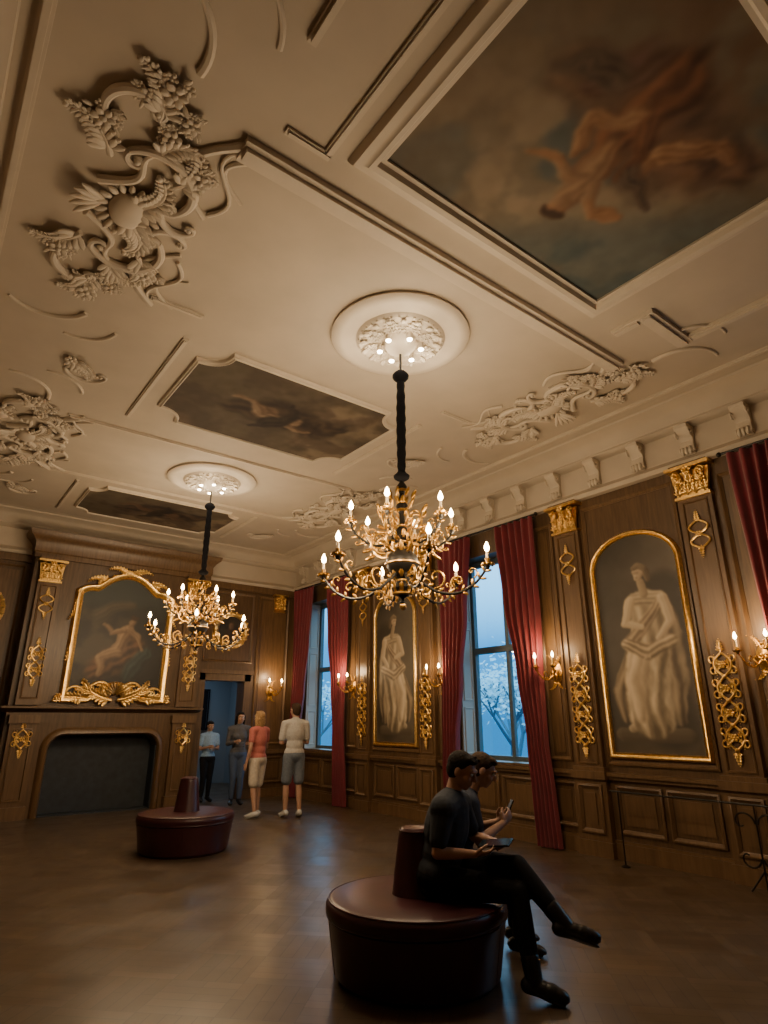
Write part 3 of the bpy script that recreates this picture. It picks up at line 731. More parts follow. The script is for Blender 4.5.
# ceiling mouldings
mb = MB()
def strip(a0, a1, b0, b1, h=.05):
    mb.box(a0, a1, b0, b1, 0, h*.6, PC); 
    da, db = (a1-a0)*.25, (b1-b0)*.25
    if a1-a0 > b1-b0: mb.box(a0+.02, a1-.02, b0+db, b1-db, 0, h, PC)
    else: mb.box(a0+da, a1-da, b0+.02, b1-.02, 0, h, PC)
strip(1.12, 5.60, 2.98, 3.17, .08)
for (y0, y1) in ((.3, 2.78), (5.5, 7.6), (10.4, 12.1)):
    strip(1.59, 1.65, y0, y1, .035)
    if y1 > 3: strip(4.78, 4.84, y0, y1, .035)
    else: strip(1.30, 1.65, y1-.03, y1+.03, .035)
strip(1.12, 1.18, -.3, 2.2, .05)
strip(5.00, 5.78, 2.30, 2.46, .07); strip(5.00, 5.12, 2.46, 2.75, .05); strip(5.68, 5.78, -.2, 2.30, .06)
strip(1.12, 1.62, 5.02, 5.08, .03); strip(4.8, 5.3, 5.02, 5.08, .03)
strip(1.0, 5.4, 8.0, 8.06, .035); strip(1.0, 5.4, 10.1, 10.16, .035)
strip(-.15, -.07, YS+.4, YE-.4, .05); strip(6.55, 6.61, YS+.4, YE-.4, .04)
for cy in (4.1, 9.1):
    for s in (-1, 1):
        for xs, m0 in ((1, 1.15), (-1, 5.4)):
            pts = [(m0-xs*.28*math.sin(PI*u/14), cy+s*(1.05-.80*u/14)) for u in range(15)]
            ribbon(mb, PC, pts, .035, .02, .01)
            pts = [(m0+xs*(.18-.22*math.sin(PI*u/14)), cy+s*(1.0-.45*u/14)) for u in range(15)]
            ribbon(mb, PC, pts, .022, .012, .005)
            ribbon(mb, PC, spiral(m0-xs*.85, cy+s*1.45, .42, .36, (.3 if xs > 0 else PI-.3), (.3 if xs > 0 else PI-.3)+xs*s*2.0, 16), .03, .016, .005)
            ribbon(mb, PC, spiral(m0-xs*.55, cy+s*1.75, .42, .30, (.0 if xs > 0 else PI), (.0 if xs > 0 else PI)+xs*s*1.6, 16), .022, .014, .005)
mk('trim_30', clampz(mb, H), M['plaster2'], label='cream plaster ceiling mouldings', **S)

# rococo plaster clusters
def rococo(xc, yc, mir, seed, big=1.0):
    m = MB(); rr = random.Random(seed)
    P = lambda a, b, h: (xc+mir*a*big, yc+b*big, H-h)
    h = .018
    for s in (-1, 1):
        # bold C and S scrolls that build the cartouche
        cscroll(m, P, .14, s*.40, .31, s*(-.7), s*2.4, .030, .03)
        cscroll(m, P, -.12, s*.90, .22, s*3.6, s*.9, .025, .03)
        cscroll(m, P, .44, s*.17, .16, s*2.6, s*5.7, .023, .03)
        ribbon(m, P, [(-.22+.50*u/16+.10*math.sin(2*PI*u/16), s*(.20+.62*u/16)) for u in range(17)], .034, .014, .03, 8)
        acanthus(m, P, .04, s*.06, s*.55, .50, s*1.9, h, .8, 9)
        acanthus(m, P, .28, s*.48, s*.9, .42, s*1.6, h, .85, 8)
        acanthus(m, P, -.20, s*.48, s*2.0, .42, s*1.4, h, .85, 8)
        acanthus(m, P, .0, s*.98, s*1.6, .42, s*1.4, h, .8, 8)
        acanthus(m, P, .08, s*.68, s*1.2, .34, -s*1.6, h+.01, .9, 7)
        for (a, b, r) in ((.42, .66, .085), (-.32, .78, .08), (.02, 1.24, .09), (.12, .90, .07), (-.12, 1.12, .065), (.20, 1.08, .065)):
            rosette(m, P, a, s*b, r, h+.015, 6, rr.random())
            for k in range(6):
                t = rr.random()*6.28; rosette(m, P, a+math.cos(t)*r*1.2, s*b+math.sin(t)*r*1.2, r*.5, h+.015, 5, rr.random())
                t = rr.random()*6.28; leaf(m, P, a+math.cos(t)*r*.9, s*b+math.sin(t)*r*.9, t, r*1.1, r*.45, h, .35)
        ribbon(m, P, [(.60+.10*math.sin(u*.45), s*(.35+.055*u)) for u in range(15)], .020, .012, h)
    # domed cartouche with fluted rim
    m.ell(P(.06, 0, .02), (.14, .19, .07), None, 18, 10)
    for i in range(18):
        t = 2*PI*i/18; leaf(m, P, .06+.15*math.cos(t), .20*math.sin(t), t, .11, .055, .015, .45)
    for i in range(5): leaf(m, P, -.12, 0, PI+(-.7+1.4*i/4), .26, .06, h, .4)
    return clampz(m)
for i, (x, y, mir, b) in enumerate(((.60, 4.12, 1, .93), (.62, 9.0, 1, .93), (5.85, 4.15, -1, .93), (5.85, 9.1, -1, .93))):
    mk('plaster_rococo_ornament', rococo(x, y, mir, i, b), M['plaster2'], label='cream plaster relief of scrolls, leaves and flowers on ceiling', category='plaster ornament', group='rococo plaster reliefs on the ceiling')
def corner_sprig(x, y, sx, sy):
    m = MB(); P = lambda a, b, h: (x+sx*a, y+sy*b, H-h)
    cscroll(m, P, .2, .2, .22, .2, 2.9, .018, .01); acanthus(m, P, .0, .0, .5, .4, 1.2, .01, .8, 7); acanthus(m, P, .0, .0, 1.2, .35, -1.4, .01, .8, 7); rosette(m, P, 0, 0, .07, .02)
    return clampz(m)
for (x, y, sx, sy) in ((.75, 6.6, 1, 1), (.75, 11.2, 1, 1), (5.6, 6.4, -1, 1), (5.6, 11.3, -1, 1)):
    mk('plaster_scroll_sprig', corner_sprig(x, y, sx, sy), M['plaster2'], label='small cream plaster leaf scroll on the ceiling', category='plaster ornament', group='plaster leaf sprigs on the ceiling')

# ================================================================ FIREPLACE
FX0, FX1, FC = 1.48, 4.80, 3.14
fp = thing('fireplace', (FC, 12.7, 0), label='tall oak chimneypiece with pilasters around a dark open hearth', category='fireplace')
ox0, ox1, oz = 2.20, 4.08, 1.30
m = MB(); m.box(FX0, ox0, 12.5, YE-.005, 0, 4.9); m.box(ox1, FX1, 12.5, YE-.005, 0, 4.9); m.box(ox0, ox1, 12.5, YE-.005, oz, 4.9)
for s, ex in ((1, ox0), (-1, ox1)):
    pts = [(ex, oz), (ex, oz-.25)]+[(ex+s*(.25-.25*math.cos(t*PI/16)), oz-.25+.25*math.sin(t*PI/16)) for t in range(1, 9)]
    m.prism(pts, 12.5, YE-.005, lambda a, b, h: (a, h, b))
mk('chimney_breast', m, M['wood'], fp)
m = MB(); m.box(ox0+.001, ox1-.001, YE-.06, YE-.02, 0, oz); m.box(ox0+.001, ox0+.02, 12.53, YE-.06, 0, oz-.2); m.box(ox1-.02, ox1-.001, 12.53, YE-.06, 0, oz-.2); m.box(ox0+.001, ox1-.001, 12.53, YE-.02, 0.0, .02)
mk('firebox', m, M['firebox'], fp)
m = MB()
arc = [(ox0, 0), (ox0, oz-.25)]+[(ox0+.25-.25*math.cos(t*PI/16), oz-.25+.25*math.sin(t*PI/16)) for t in range(1, 9)]+[(ox1-.25+.25*math.sin(t*PI/16), oz-.25+.25*math.cos(t*PI/16)) for t in range(0, 9)]+[(ox1, 0)]
m.sweep(arc, [(0, 0), (0, .03), (-.03, .07), (-.08, .06), (-.11, .03), (-.13, .0)], PB, closed=False)
mk('hearth_moulding', m, M['wood2'], fp)
m = MB(); m.sweep([(FX0, YE-.01), (FX0, 12.5), (FX1, 12.5), (FX1, YE-.01)], [(0, 1.68), (.04, 1.70), (.07, 1.74), (.10, 1.75), (.10, 1.78), (0, 1.79)], ID, closed=False)
mk('mantel_shelf', m, M['wood2'], fp)
m = MB(); m.sweep([(FX0, YE-.01), (FX0, 12.5), (FX1, 12.5), (FX1, YE-.01)], [(0, 4.40), (.03, 4.41), (.03, 4.5), (.05, 4.52), (.05, 4.68), (.10, 4.76), (.17, 4.82), (.19, 4.90), (0, 4.92)], ID, closed=False)
mk('overmantel_cornice', m, M['wood2'], fp)
for c in (1.76, 4.52):
    m = MB(); w = .38
    m.box(c-w/2, c+w/2, 1.80, 3.98, 0, .09, PB); m.box(c-w/2-.02, c+w/2+.02, 0, 1.64, 0, .10, PB); m.box(c-w/2-.05, c+w/2+.05, 0, .2, 0, .15, PB); m.box(c-w/2-.05, c+w/2+.05, 1.5, 1.64, 0, .14, PB)
    m.sweep(rect(c-w/2+.05, c+w/2-.05, 1.9, 3.9), [(0, .09), (0, .105), (-.02, .11), (-.03, .09)], PB); m.sweep(rect(c-w/2+.04, c+w/2-.04, .28, 1.42), [(0, .10), (0, .115), (-.02, .12), (-.03, .10)], PB)
    m.box(c-w/2-.03, c+w/2+.03, 4.32, 4.42, 0, .16, PB)
    mk('pilaster', m, M['wood2'], fp)
for c in (1.76, 4.52):
    Q = lambda a, b, h: PB(a, b, h+.02)
    mk('gilded_capital', capital(c, 3.97, Q, .42), M['gold'], label='gilded leafy capital on chimneypiece pilaster', category='capital', group='gilded chimneypiece capitals')
    mk('gilded_pendant_carving', drop(c, 2.25, 2.80, Q, .27), M['gold'], label='gilded openwork carving on chimneypiece pilaster', category='wall ornament', group='gilded carvings on the chimneypiece')
    mk('gilded_knot_carving', knot(c, 3.55, Q, .22), M['gold'], label='small gilded looped carving on chimneypiece pilaster', category='wall ornament', group='gilded carvings on the chimneypiece')
    mk('gilded_bracket_carving', drop(c, 1.10, 1.40, lambda a, b, h: PB(a, b, h+.03), .30), M['gold'], label='small gilded carving below the mantel shelf', category='wall ornament', group='gilded carvings on the chimneypiece')
op = thing('framed_painting', (3.17, 12.5, 1.85), label='dark oil painting in gilded rococo frame above the mantel', category='painting')
pc, pw = 3.17, 1.66
def otop(a):
    d = abs(a-pc)/(pw/2); return 3.92+.30*math.cos(min(1, d/.62)*PI/2)**.8-(.08*max(0, (d-.75)/.25)**2)
def obot(a):
    d = abs(a-pc)/(pw/2); return 1.95+.26*math.cos(min(1, d/.6)*PI/2)**1.2
def opaint(A, B):
    x = A-pc+(fbm(A*4, B*4)-.5)*.16; y = B-3.0+(fbm(A*4+5, B*4)-.5)*.16; C = np.zeros(A.shape+(3,)); C[:] = (.13, .125, .11)
    C = mixc(C, ss(.4, .62, fbm(A*2.2, B*2.2)), (.25, .22, .17)); C = mixc(C, ss(.3, .9, y), (.22, .24, .23))
    sk = (.66, .55, .41); sl = (.28, .20, .14)
    C = limbp(C, x, y, [(-.35, -.55), (.0, -.35), (.3, -.1)], [.22, .24, .2], (.42, .30, .21), (.15, .11, .08), fold=.7, soft=.4)
    C = limbp(C, x, y, [(.25, -.6), (.45, -.2)], [.16, .12], (.22, .28, .27), (.09, .11, .1), fold=.6, soft=.4)
    C = limbp(C, x, y, [(-.05, -.2), (.08, .2)], [.12, .12], sk, sl, fold=.3, soft=.2); C = limbp(C, x, y, [(.14, .36), (.16, .40)], [.065, .06], sk, sl, soft=.2)
    C = limbp(C, x, y, [(.11, .44), (.2, .43)], [.04, .04], (.3, .2, .12), (.15, .1, .06), soft=.3)
    C = limbp(C, x, y, [(.1, .22), (.3, .12), (.40, -.12)], [.055, .045, .03], sk, sl, soft=.25); C = limbp(C, x, y, [(-.05, -.25), (-.33, -.32), (-.30, -.65)], [.10, .075, .04], sk, sl, soft=.25)
    C = limbp(C, x, y, [(.02, .2), (-.22, .12), (-.38, .28)], [.055, .04, .025], sk, sl, soft=.25)
    C = limbp(C, x, y, [(-.45, .45), (-.2, .62), (.1, .7)], [.12, .12, .08], (.36, .33, .27), (.18, .16, .13), soft=.6)
    return C
canvas('canvas', pc-pw/2, pc+pw/2, obot, otop, PB, 110, 130, opaint, .03, M['paint'], op, bl=1)
ol = [(pc-pw/2+pw*i/24, obot(pc-pw/2+pw*i/24)) for i in range(25)]+[(pc+pw/2-pw*i/24, otop(pc+pw/2-pw*i/24)) for i in range(25)]
m = MB(); m.sweep(ol, [(-.03, .02), (-.025, .08), (0, .07), (.03, .10), (.07, .11), (.10, .07), (.11, 0)], PB); mk('frame', m, M['gold'], op)
Q = lambda a, b, h: PB(a, b, h+.07)
m = MB()
for s in (-1, 1):
    acanthus(m, Q, pc+s*.02, 4.26, PI/2-s*.9, .38, -s*1.2, 0, .6, 7); acanthus(m, Q, pc+s*.38, 4.12, PI/2-s*1.3, .36, -s*1.1, 0, .6, 7); acanthus(m, Q, pc+s*.70, 3.96, -s*.2+(0 if s > 0 else PI), .20, -s*1.1, 0, .7, 6)
    for (a, b) in ((.3, 4.20), (.55, 4.06)): rosette(m, Q, pc+s*a, b, .05, .01)
for i in range(9): leaf(m, Q, pc, 4.22, PI/2+(-1.1+2.2*i/8), .16, .05, .01, .4)
mk('crest_carving', m, M['gold'], op)
m = MB()
for s in (-1, 1):
    cscroll(m, Q, pc+s*.28, 2.02, .20, PI/2-s*1.3, PI/2+s*1.3, .022, .01); cscroll(m, Q, pc+s*.70, 1.97, .16, PI/2-s*1.3, PI/2+s*1.3, .018, .01)
    acanthus(m, Q, pc+s*.05, 1.9, PI/2-s*1.35, .60, s*.9, .0, .7, 9); acanthus(m, Q, pc+s*.50, 1.92, PI/2-s*1.4, .48, -s*.6, .0, .7, 8)
    acanthus(m, Q, pc+s*.08, 2.0, PI/2-s*.5, .32, -s*1.4, .01, .8, 7); acanthus(m, Q, pc+s*.45, 2.0, PI/2-s*.8, .26, -s*1.4, .01, .8, 6)
    for (a, b) in ((.16, 1.92), (.45, 2.08), (.62, 1.90), (.96, 1.95)): rosette(m, Q, pc+s*a, b, .065, .01)
for i in range(9): leaf(m, Q, pc, 2.0, PI/2+(-1.1+2.2*i/8), .26, .06, .01, .4)
mk('base_carving', m, M['gold'], op)
for s in (-1, 1):
    m = MB(); acanthus(m, Q, pc+s*.86, 3.75, -PI/2+s*.1, .40, s*.5, 0, .5, 7); rosette(m, Q, pc+s*.87, 3.85, .06, .01); acanthus(m, Q, pc+s*.88, 2.5, PI/2-s*.1, .45, s*.5, 0, .45, 7); acanthus(m, Q, pc+s*.88, 3.1, PI/2, .3, 0.01, 0, .4, 6)
    m.tube([Q(pc+s*.88, 2.2, 0), Q(pc+s*.88, 3.8, 0)], .012, 6); mk('side_carving', m, M['gold'], op)
for xc in (5.56, .78):
    t = thing('round_painting', (xc, YE, 3.03), label='dark round painting in gilded frame above doorway' if xc > 3 else 'dark round painting in gilded frame beside the chimneypiece', category='painting')
    B = [Vector((1, 0, 0)), Vector((0, 0, 1)), Vector((0, -1, 0))]; c = (xc, YE-.005, 3.45)
    m = MB(); m.lathe([(.30, .0), (.30, .05), (.32, .07), (.36, .08), (.40, .06), (.42, .0)], 32, c, B)
    m.f = m.f[:-2]
    P = lambda a, b, h, xc=xc: (xc+a, YE-h, 3.45+b)
    for i in range(20): a = 2*PI*i/20; leaf(m, P, .33*math.cos(a), .33*math.sin(a), a+.7, .11, .05, .06)
    mk('frame', m, M['gold'], t)
    canvas('canvas', xc-.305, xc+.305, lambda a: 3.45-math.sqrt(max(0, .305**2-(a-xc)**2)), lambda a: 3.45+math.sqrt(max(0, .305**2-(a-xc)**2)), PE, 40, 40,
           lambda A, B: limbp(limbp(mixc(np.zeros(A.shape+(3,))+.12, ss(.4, .7, fbm(A*5, B*5)), (.22, .19, .15)), A-xc, B-3.45, [(0, -.25), (0, -.05)], [.16, .12], (.27, .2, .15), (.12, .09, .07)), A-xc, B-3.45, [(0, .06), (0, .1)], [.06, .06], (.5, .4, .3), (.2, .14, .1)), .02, M['paint'], t)
mk('gilded_capital', capital(6.72, 3.98, lambda a, b, h: PE(a, b, h-.03), .3), M['gold'], label='gilded capital on the end wall panelling', category='capital')

# ================================================================ OTTOMANS
def ottoman(x, y, lab):
    t = thing('round_ottoman', (x, y, 0), label=lab, category='ottoman', group='round leather ottomans')
    m = MB(); m.lathe([(.40, 0), (.51, 0), (.525, .02), (.54, .03), (.582, .30), (.588, .335), (.57, .345), (.3, .345)], 64)
    for i in range(8):
        a = 2*PI*i/8+.4; m.tube([((.54+.045*u)*math.cos(a), (.54+.045*u)*math.sin(a), .04+.29*u) for u in (0, .5, 1)], .004, 6)
    mk('base', m, M['leather'], t, world=False)
    m = MB(); m.lathe([(.001, .34), (.57, .342), (.592, .35), (.603, .375), (.600, .41), (.585, .435), (.555, .447), (.35, .455), (.16, .455), (.001, .455)], 64)
    for z, r in ((.352, .594), (.437, .583)):
        m.tube([(r*math.cos(2*PI*i/64), r*math.sin(2*PI*i/64), z) for i in range(65)], .006, 6)
    mk('seat', m, M['leather'], t, world=False)
    m = MB(); m.lathe([(.165, .45), (.158, .47), (.115, .80), (.108, .83), (.09, .85), (.05, .857), (.001, .857)], 40); m.tube([(.109*math.cos(2*PI*i/40), .109*math.sin(2*PI*i/40), .833) for i in range(41)], .005, 6)
    mk('backrest', m, M['leather'], t, world=False)
    return t
ottoman(3.01, 3.585, 'round oxblood leather ottoman with two people seated on it')
ottoman(3.20, 8.35, 'empty round oxblood leather ottoman before the fireplace')

# ---------------------------------------------------------------- iron barrier rail
m = MB(); xr = 6.80; m.tube([(xr, 4.55, .77), (xr, 1.6, .77)], .011, 8)
br = thing('barrier_rail', (xr, 3.1, 0), label='thin black wrought iron barrier rail before the panelled wall', category='barrier rail')
mk('rail', m, M['iron'], br)
for y in (4.45, 1.7):
    m = MB(); m.tube([(xr, y, .0), (xr, y, .77)], .009, 8); m.lathe([(.05, 0), (.05, .01), (.012, .025)], 14, (xr, y, 0)); mk('post', m, M['iron'], br)
m = MB(); m.tube([(xr, 2.98, .02), (xr, 2.98, .77)], .009, 8)
P = lambda a, b, h: (xr, a, b)
for s in (-1, 1):
    ribbon(m, P, spiral(2.98+s*.13, .60, .12, .02, PI if s > 0 else 0, (PI if s > 0 else 0)-s*5, 22), .010, .008, 0)
    ribbon(m, P, spiral(2.98+s*.12, .30, .11, .02, PI if s > 0 else 0, (PI if s > 0 else 0)+s*5, 22), .010, .008, 0)
    m.tube([(xr, 2.98, .2), (xr, 2.98+s*.15, .01)], .009, 6)
mk('scroll_post', m, M['iron'], br)

# ================================================================ PEOPLE
def remeshed(name, mb, vox, sm, mat, parent=None, **props):
    me = bpy.data.meshes.new('tmp'); me.from_pydata([tuple(v) for v in mb.v], [], mb.f)
    bm = bmesh.new(); bm.from_mesh(me); bmesh.ops.recalc_face_normals(bm, faces=bm.faces); bm.to_mesh(me); bm.free()
    ob = bpy.data.objects.new('tmp', me); COL.objects.link(ob)
    r = ob.modifiers.new('r', 'REMESH'); r.mode = 'VOXEL'; r.voxel_size = vox
    if sm: s = ob.modifiers.new('s', 'SMOOTH'); s.factor = .5; s.iterations = sm
    dg = bpy.context.evaluated_depsgraph_get(); dg.update()
    nm = bpy.data.meshes.new_from_object(ob.evaluated_get(dg)); nm.name = name
    bpy.data.objects.remove(ob)
    nm.polygons.foreach_set('use_smooth', [True]*len(nm.polygons)); nm.materials.clear(); nm.materials.append(mat)
    o = bpy.data.objects.new(name, nm); COL.objects.link(o)
    if parent: o.parent = parent
    for k, v in props.items(): o[k] = v
    return o
V = Vector
def hand(mb, w, d, n, side, curl=.6, sc=1.0):
    d = d.normalized(); n = (n-d*n.dot(d)).normalized(); s = d.cross(n).normalized()
    if s.dot(side) < 0: s = -s
    c = w+d*.05*sc; mb.ell(c, (.052*sc, .040*sc, .016*sc), [d, s, n], 14, 9); mb.limb([w-d*.02, w+d*.02], [.025*sc, .024*sc])
    for i, L in enumerate((.072, .080, .074, .058)):
        o = (1.5-i)*.0195*sc; p = w+d*.088*sc+s*o; pts = [p-d*.02*sc, p]; a = curl*.35
        for k, f in enumerate((.45, .32, .23)):
            dd = d*math.cos(a)+n*math.sin(a)+s*(o*.6); p = p+dd.normalized()*L*f*sc; pts.append(p); a += curl*.9
        mb.limb(pts, [.0092*sc, .0092*sc, .0085*sc, .0078*sc, .0068*sc], 8)
    p = w+d*.025*sc+s*.028*sc; q = p+(d*.55+s*.75+n*.3).normalized()*.035*sc; r = q+(d*.9+s*.25+n*.45).normalized()*.032*sc
    e = r+(d*.9+n*.5).normalized()*.022*sc; mb.limb([p, q, r, e], [.014*sc, .012*sc, .0095*sc, .0075*sc], 8)
def person(label, loc, rz, J, hd, col_, hair='short', vox=.010, sleeve=.5, legs='long', sc=1.0, hands=None, female=False, skin='skin', bulk=0.0):
    J = {k: V(v) for k, v in J.items()}
    up = (J['neck']-J['pelvis']).normalized(); lf = (J['shL']-J['shR']); lf = (lf-up*lf.dot(up)).normalized(); fw = lf.cross(up).normalized()
    B = [fw, lf, up]
    hf = V(hd).normalized(); hl = V((0, 0, 1)).cross(hf).normalized(); hu = hf.cross(hl).normalized(); HB = [hf, hl, hu]
    H0 = J['head']
    wS = .90 if female else 1.0
    def torso(m, g):
        g += bulk
        pe, ne = J['pelvis'], J['neck']; l = (ne-pe)
        m.ell(pe, (.115+g, .165+g, .125+g), B, 18, 12); m.ell(pe+l*.28, (.105+g, .140*wS+g, .15+g), B, 18, 12)
        m.ell(pe+l*.62, (.118+g, .165*wS+g, .19+g), B, 18, 12); m.ell(pe+l*.80, (.10+g, .165*wS+g, .12+g), B, 18, 12)
        m.limb([J['shR'], pe+l*.93, J['shL']], [.058+g, .07+g, .058+g])
        if female: 
            for s in (-1, 1): m.ell(pe+l*.62+fw*.08+lf*s*.075, (.06+g, .065+g, .06+g), B, 12, 8)
    def headp(m):
        c = lambda f, l, u: H0+hf*f+hl*l+hu*u
        m.ell(c(-.012, 0, .028), (.098, .077, .092), HB, 18, 12); m.ell(c(.022, 0, -.03), (.070, .062, .085), HB, 16, 10)
        m.ell(c(.055, 0, -.085), (.030, .030, .022), HB, 12, 8); m.ell(c(.020, 0, -.068), (.058, .050, .035), HB, 12, 8)
        m.limb([c(.088, 0, .022), c(.104, 0, -.004), c(.112, 0, -.018)], [.010, .012, .013], 8); m.ell(c(.098, 0, -.022), (.014, .019, .010), HB, 8, 6)
        m.limb([c(.083, -.045, .036), c(.096, 0, .038), c(.083, .045, .036)], [.010, .012, .010], 8)
        m.limb([c(.078, -.022, -.050), c(.091, 0, -.049), c(.078, .022, -.050)], [.006, .009, .006], 8); m.limb([c(.076, -.018, -.062), c(.088, 0, -.062), c(.076, .018, -.062)], [.006, .009, .006], 8)
        for s in (-1, 1):
            m.ell(c(-.008, s*.079, -.005), (.020, .009, .032), HB, 10, 7); m.ell(c(.058, s*.040, -.025), (.03, .024, .025), HB, 10, 7)
    m = MB(); torso(m, -.010); headp(m)
    m.limb([J['neck']-up*.03, H0-hu*.06-hf*.02], [.058, .052])
    for s in 'LR':
        m.limb([J['sh'+s], J['el'+s].lerp(J['sh'+s], .5), J['el'+s]], [.050*wS, .045*wS, .036*wS]); m.limb([J['el'+s], J['el'+s].lerp(J['wr'+s], .35), J['wr'+s]], [.037*wS, .037*wS, .025*wS])
        m.limb([J['hip'+s], J['kn'+s].lerp(J['hip'+s], .5), J['kn'+s]], [.080, .068, .050]); m.limb([J['kn'+s], J['kn'+s].lerp(J['an'+s], .35), J['an'+s]], [.050, .052, .032])
        m.limb([J['an'+s], J['an'+s].lerp(J['toe'+s], .7)], [.028, .018])
        hh = hands[s] if hands else dict(d=(J['wr'+s]-J['el'+s]), n=-lf if s == 'L' else lf, t=fw, c=.5)
        hand(m, J['wr'+s], V(hh['d']), V(hh['n']), V(hh['t']), hh.get('c', .6), .95 if not female else .86)
    body = remeshed('person', m, vox*.8, 1 if vox > .008 else 2, M[skin], None, label=label, category='person')
    body.location = loc; body.rotation_euler = (0, 0, rz); body.scale = (sc, sc, sc)
    for s in (-1, 1):
        m = MB(); m.ell(H0+hf*.084+hl*s*.032+hu*.012, (.010, .014, .009), HB, 12, 8); e = mk('eye', m, M['eyew'], body, world=False)
        m = MB(); m.ell(H0+hf*.0925+hl*s*.032+hu*.011, (.003, .006, .006), HB, 10, 6); mk('iris', m, M['eyed'], e, world=False)
    c = lambda f, l, u: H0+hf*f+hl*l+hu*u
    m = MB(); m.ell(c(-.024, 0, .042), (.098, .083, .088), HB, 20, 14); m.ell(c(-.045, 0, .0), (.068, .079, .080), HB, 18, 12); m.ell(c(.028, 0, .092), (.060, .062, .030), HB, 14, 8)
    rr = random.Random(3)
    if hair == 'short': m.ell(c(-.052, 0, -.045), (.046, .060, .045), HB, 12, 8)
    if hair == 'quiff':
        m.ell(c(-.050, 0, -.035), (.046, .058, .045), HB, 12, 8)
        for i in range(26):
            a, b_ = rr.uniform(-.06, .065), rr.uniform(-.055, .055); p = c(a, b_, .118-abs(b_)*.5-max(0, -a)*.3); m.limb([p, p+hf*.022+hu*rr.uniform(.004, .014)], [.013, .006], 6)
    if hair in ('long', 'bob'):
        m.ell(c(-.07, 0, -.06), (.055, .085, .12), HB, 14, 10)
        for s in (-1, 1): m.limb([c(.0, s*.075, .03), c(-.015, s*.085, -.06), c(-.03, s*.085, -.15)], [.03, .032, .02], 8)
        if hair == 'long': m.ell(c(-.085, 0, -.18), (.045, .085, .12), HB, 14, 10)
        for i in range(16):
            b_ = rr.uniform(-.09, .09); p = c(-.06-rr.uniform(0, .05), b_, rr.uniform(-.14, .05)); m.limb([p, p-hu*.06+hl*rr.uniform(-.02, .02)], [.018, .008], 6)
    remeshed('hair', m, vox*.8, 1, M[col_['hair']], body)
    m = MB(); torso(m, .012)
    m.ell(J['pelvis']+up*.02, (.128+bulk, .178+bulk, .12), B, 18, 12)
    for s in 'LR':
        a, b_, w = J['sh'+s], J['el'+s], J['wr'+s]
        if sleeve <= 1: m.limb([a, a.lerp(b_, sleeve)], [.068*wS+.002+bulk*.5, .058*wS+.004])
        else: m.limb([a, b_], [.066*wS, .050*wS]); m.limb([b_, b_.lerp(w, sleeve-1)], [.050*wS, .040*wS])
    m.limb([J['neck']-up*.02, J['neck']+(H0-J['neck']).normalized()*.02], [.07, .066], 16)
    pe, l = J['pelvis'], J['neck']-J['pelvis']
    for i in range(4):
        q = pe+l*(.16+.10*i)+fw*(.085+bulk); m.limb([q-lf*.10, q+fw*.018, q+lf*.10], [.016, .020, .016], 8)
    remeshed('shirt', m, vox*1.1, 2, col_['top'], body)
    m = MB(); m.ell(J['pelvis']-up*.01, (.132+bulk, .182+bulk, .125), B, 18, 12)
    for s in 'LR':
        h_, k, a = J['hip'+s], J['kn'+s], J['an'+s]
        if legs == 'long': m.limb([h_, h_.lerp(k, .5), k], [.104, .088, .068]); m.limb([k, k.lerp(a, .35), k.lerp(a, .90)], [.068, .063, .050])
        else: m.limb([h_, h_.lerp(k, .45), h_.lerp(k, .85)], [.102, .094, .090])
    remeshed('trousers' if legs == 'long' else 'shorts', m, vox*1.1, 2, col_['bot'], body)
    for s in 'LR':
        a, t_, k = J['an'+s], J['toe'+s], J['kn'+s]; m = MB()
        fd = (t_-a); sh_ = (k-a).normalized(); dh = fd.normalized(); pl = (-sh_-dh*(-sh_).dot(dh)).normalized(); sd = dh.cross(pl).normalized()
        bt = 1.15 if col_.get('boot') else .8
        heel = a-dh*.035+pl*.030
        m.limb([heel, a.lerp(t_, .4)+pl*.012], [.042, .046]); m.ell(a.lerp(t_, .70)+pl*.010, (.078, .050, .043*bt), [dh, sd, pl], 14, 9); m.ell(t_+pl*.004, (.060, .046, .034*bt), [dh, sd, pl], 14, 9)
        m.limb([a, heel], [.044, .040])
        so = a.lerp(t_, .45)+pl*.045; m.ell(so, (.145, .045, .014), [dh, sd, pl], 16, 6)
        if col_.get('boot'): m.limb([a, a+sh_*.11], [.050, .058])
        remeshed('shoe', m, vox*.8, 1, col_['shoe'], body)
    return body
C_black = cloth('black_cloth', (.012, .012, .014)); C_grey = cloth('charcoal_polo', (.040, .045, .054)); C_jean = cloth('denim', (.07, .10, .17)); C_white = cloth('pale_shirt', (.42, .40, .37))
C_coral = cloth('coral_top', (.40, .13, .11)); C_cream = cloth('cream_shorts', (.50, .44, .36)); C_gsh = cloth('grey_shorts', (.14, .16, .19)); C_card = cloth('grey_cardigan', (.10, .10, .11)); C_blue = cloth('pale_blue_shirt', (.26, .38, .52))
C_boot = simple('black_leather', (.010, .009, .010), .35); C_snk = simple('white_trainers', (.42, .42, .40), .5); C_navy = cloth('navy_top', (.03, .035, .05))

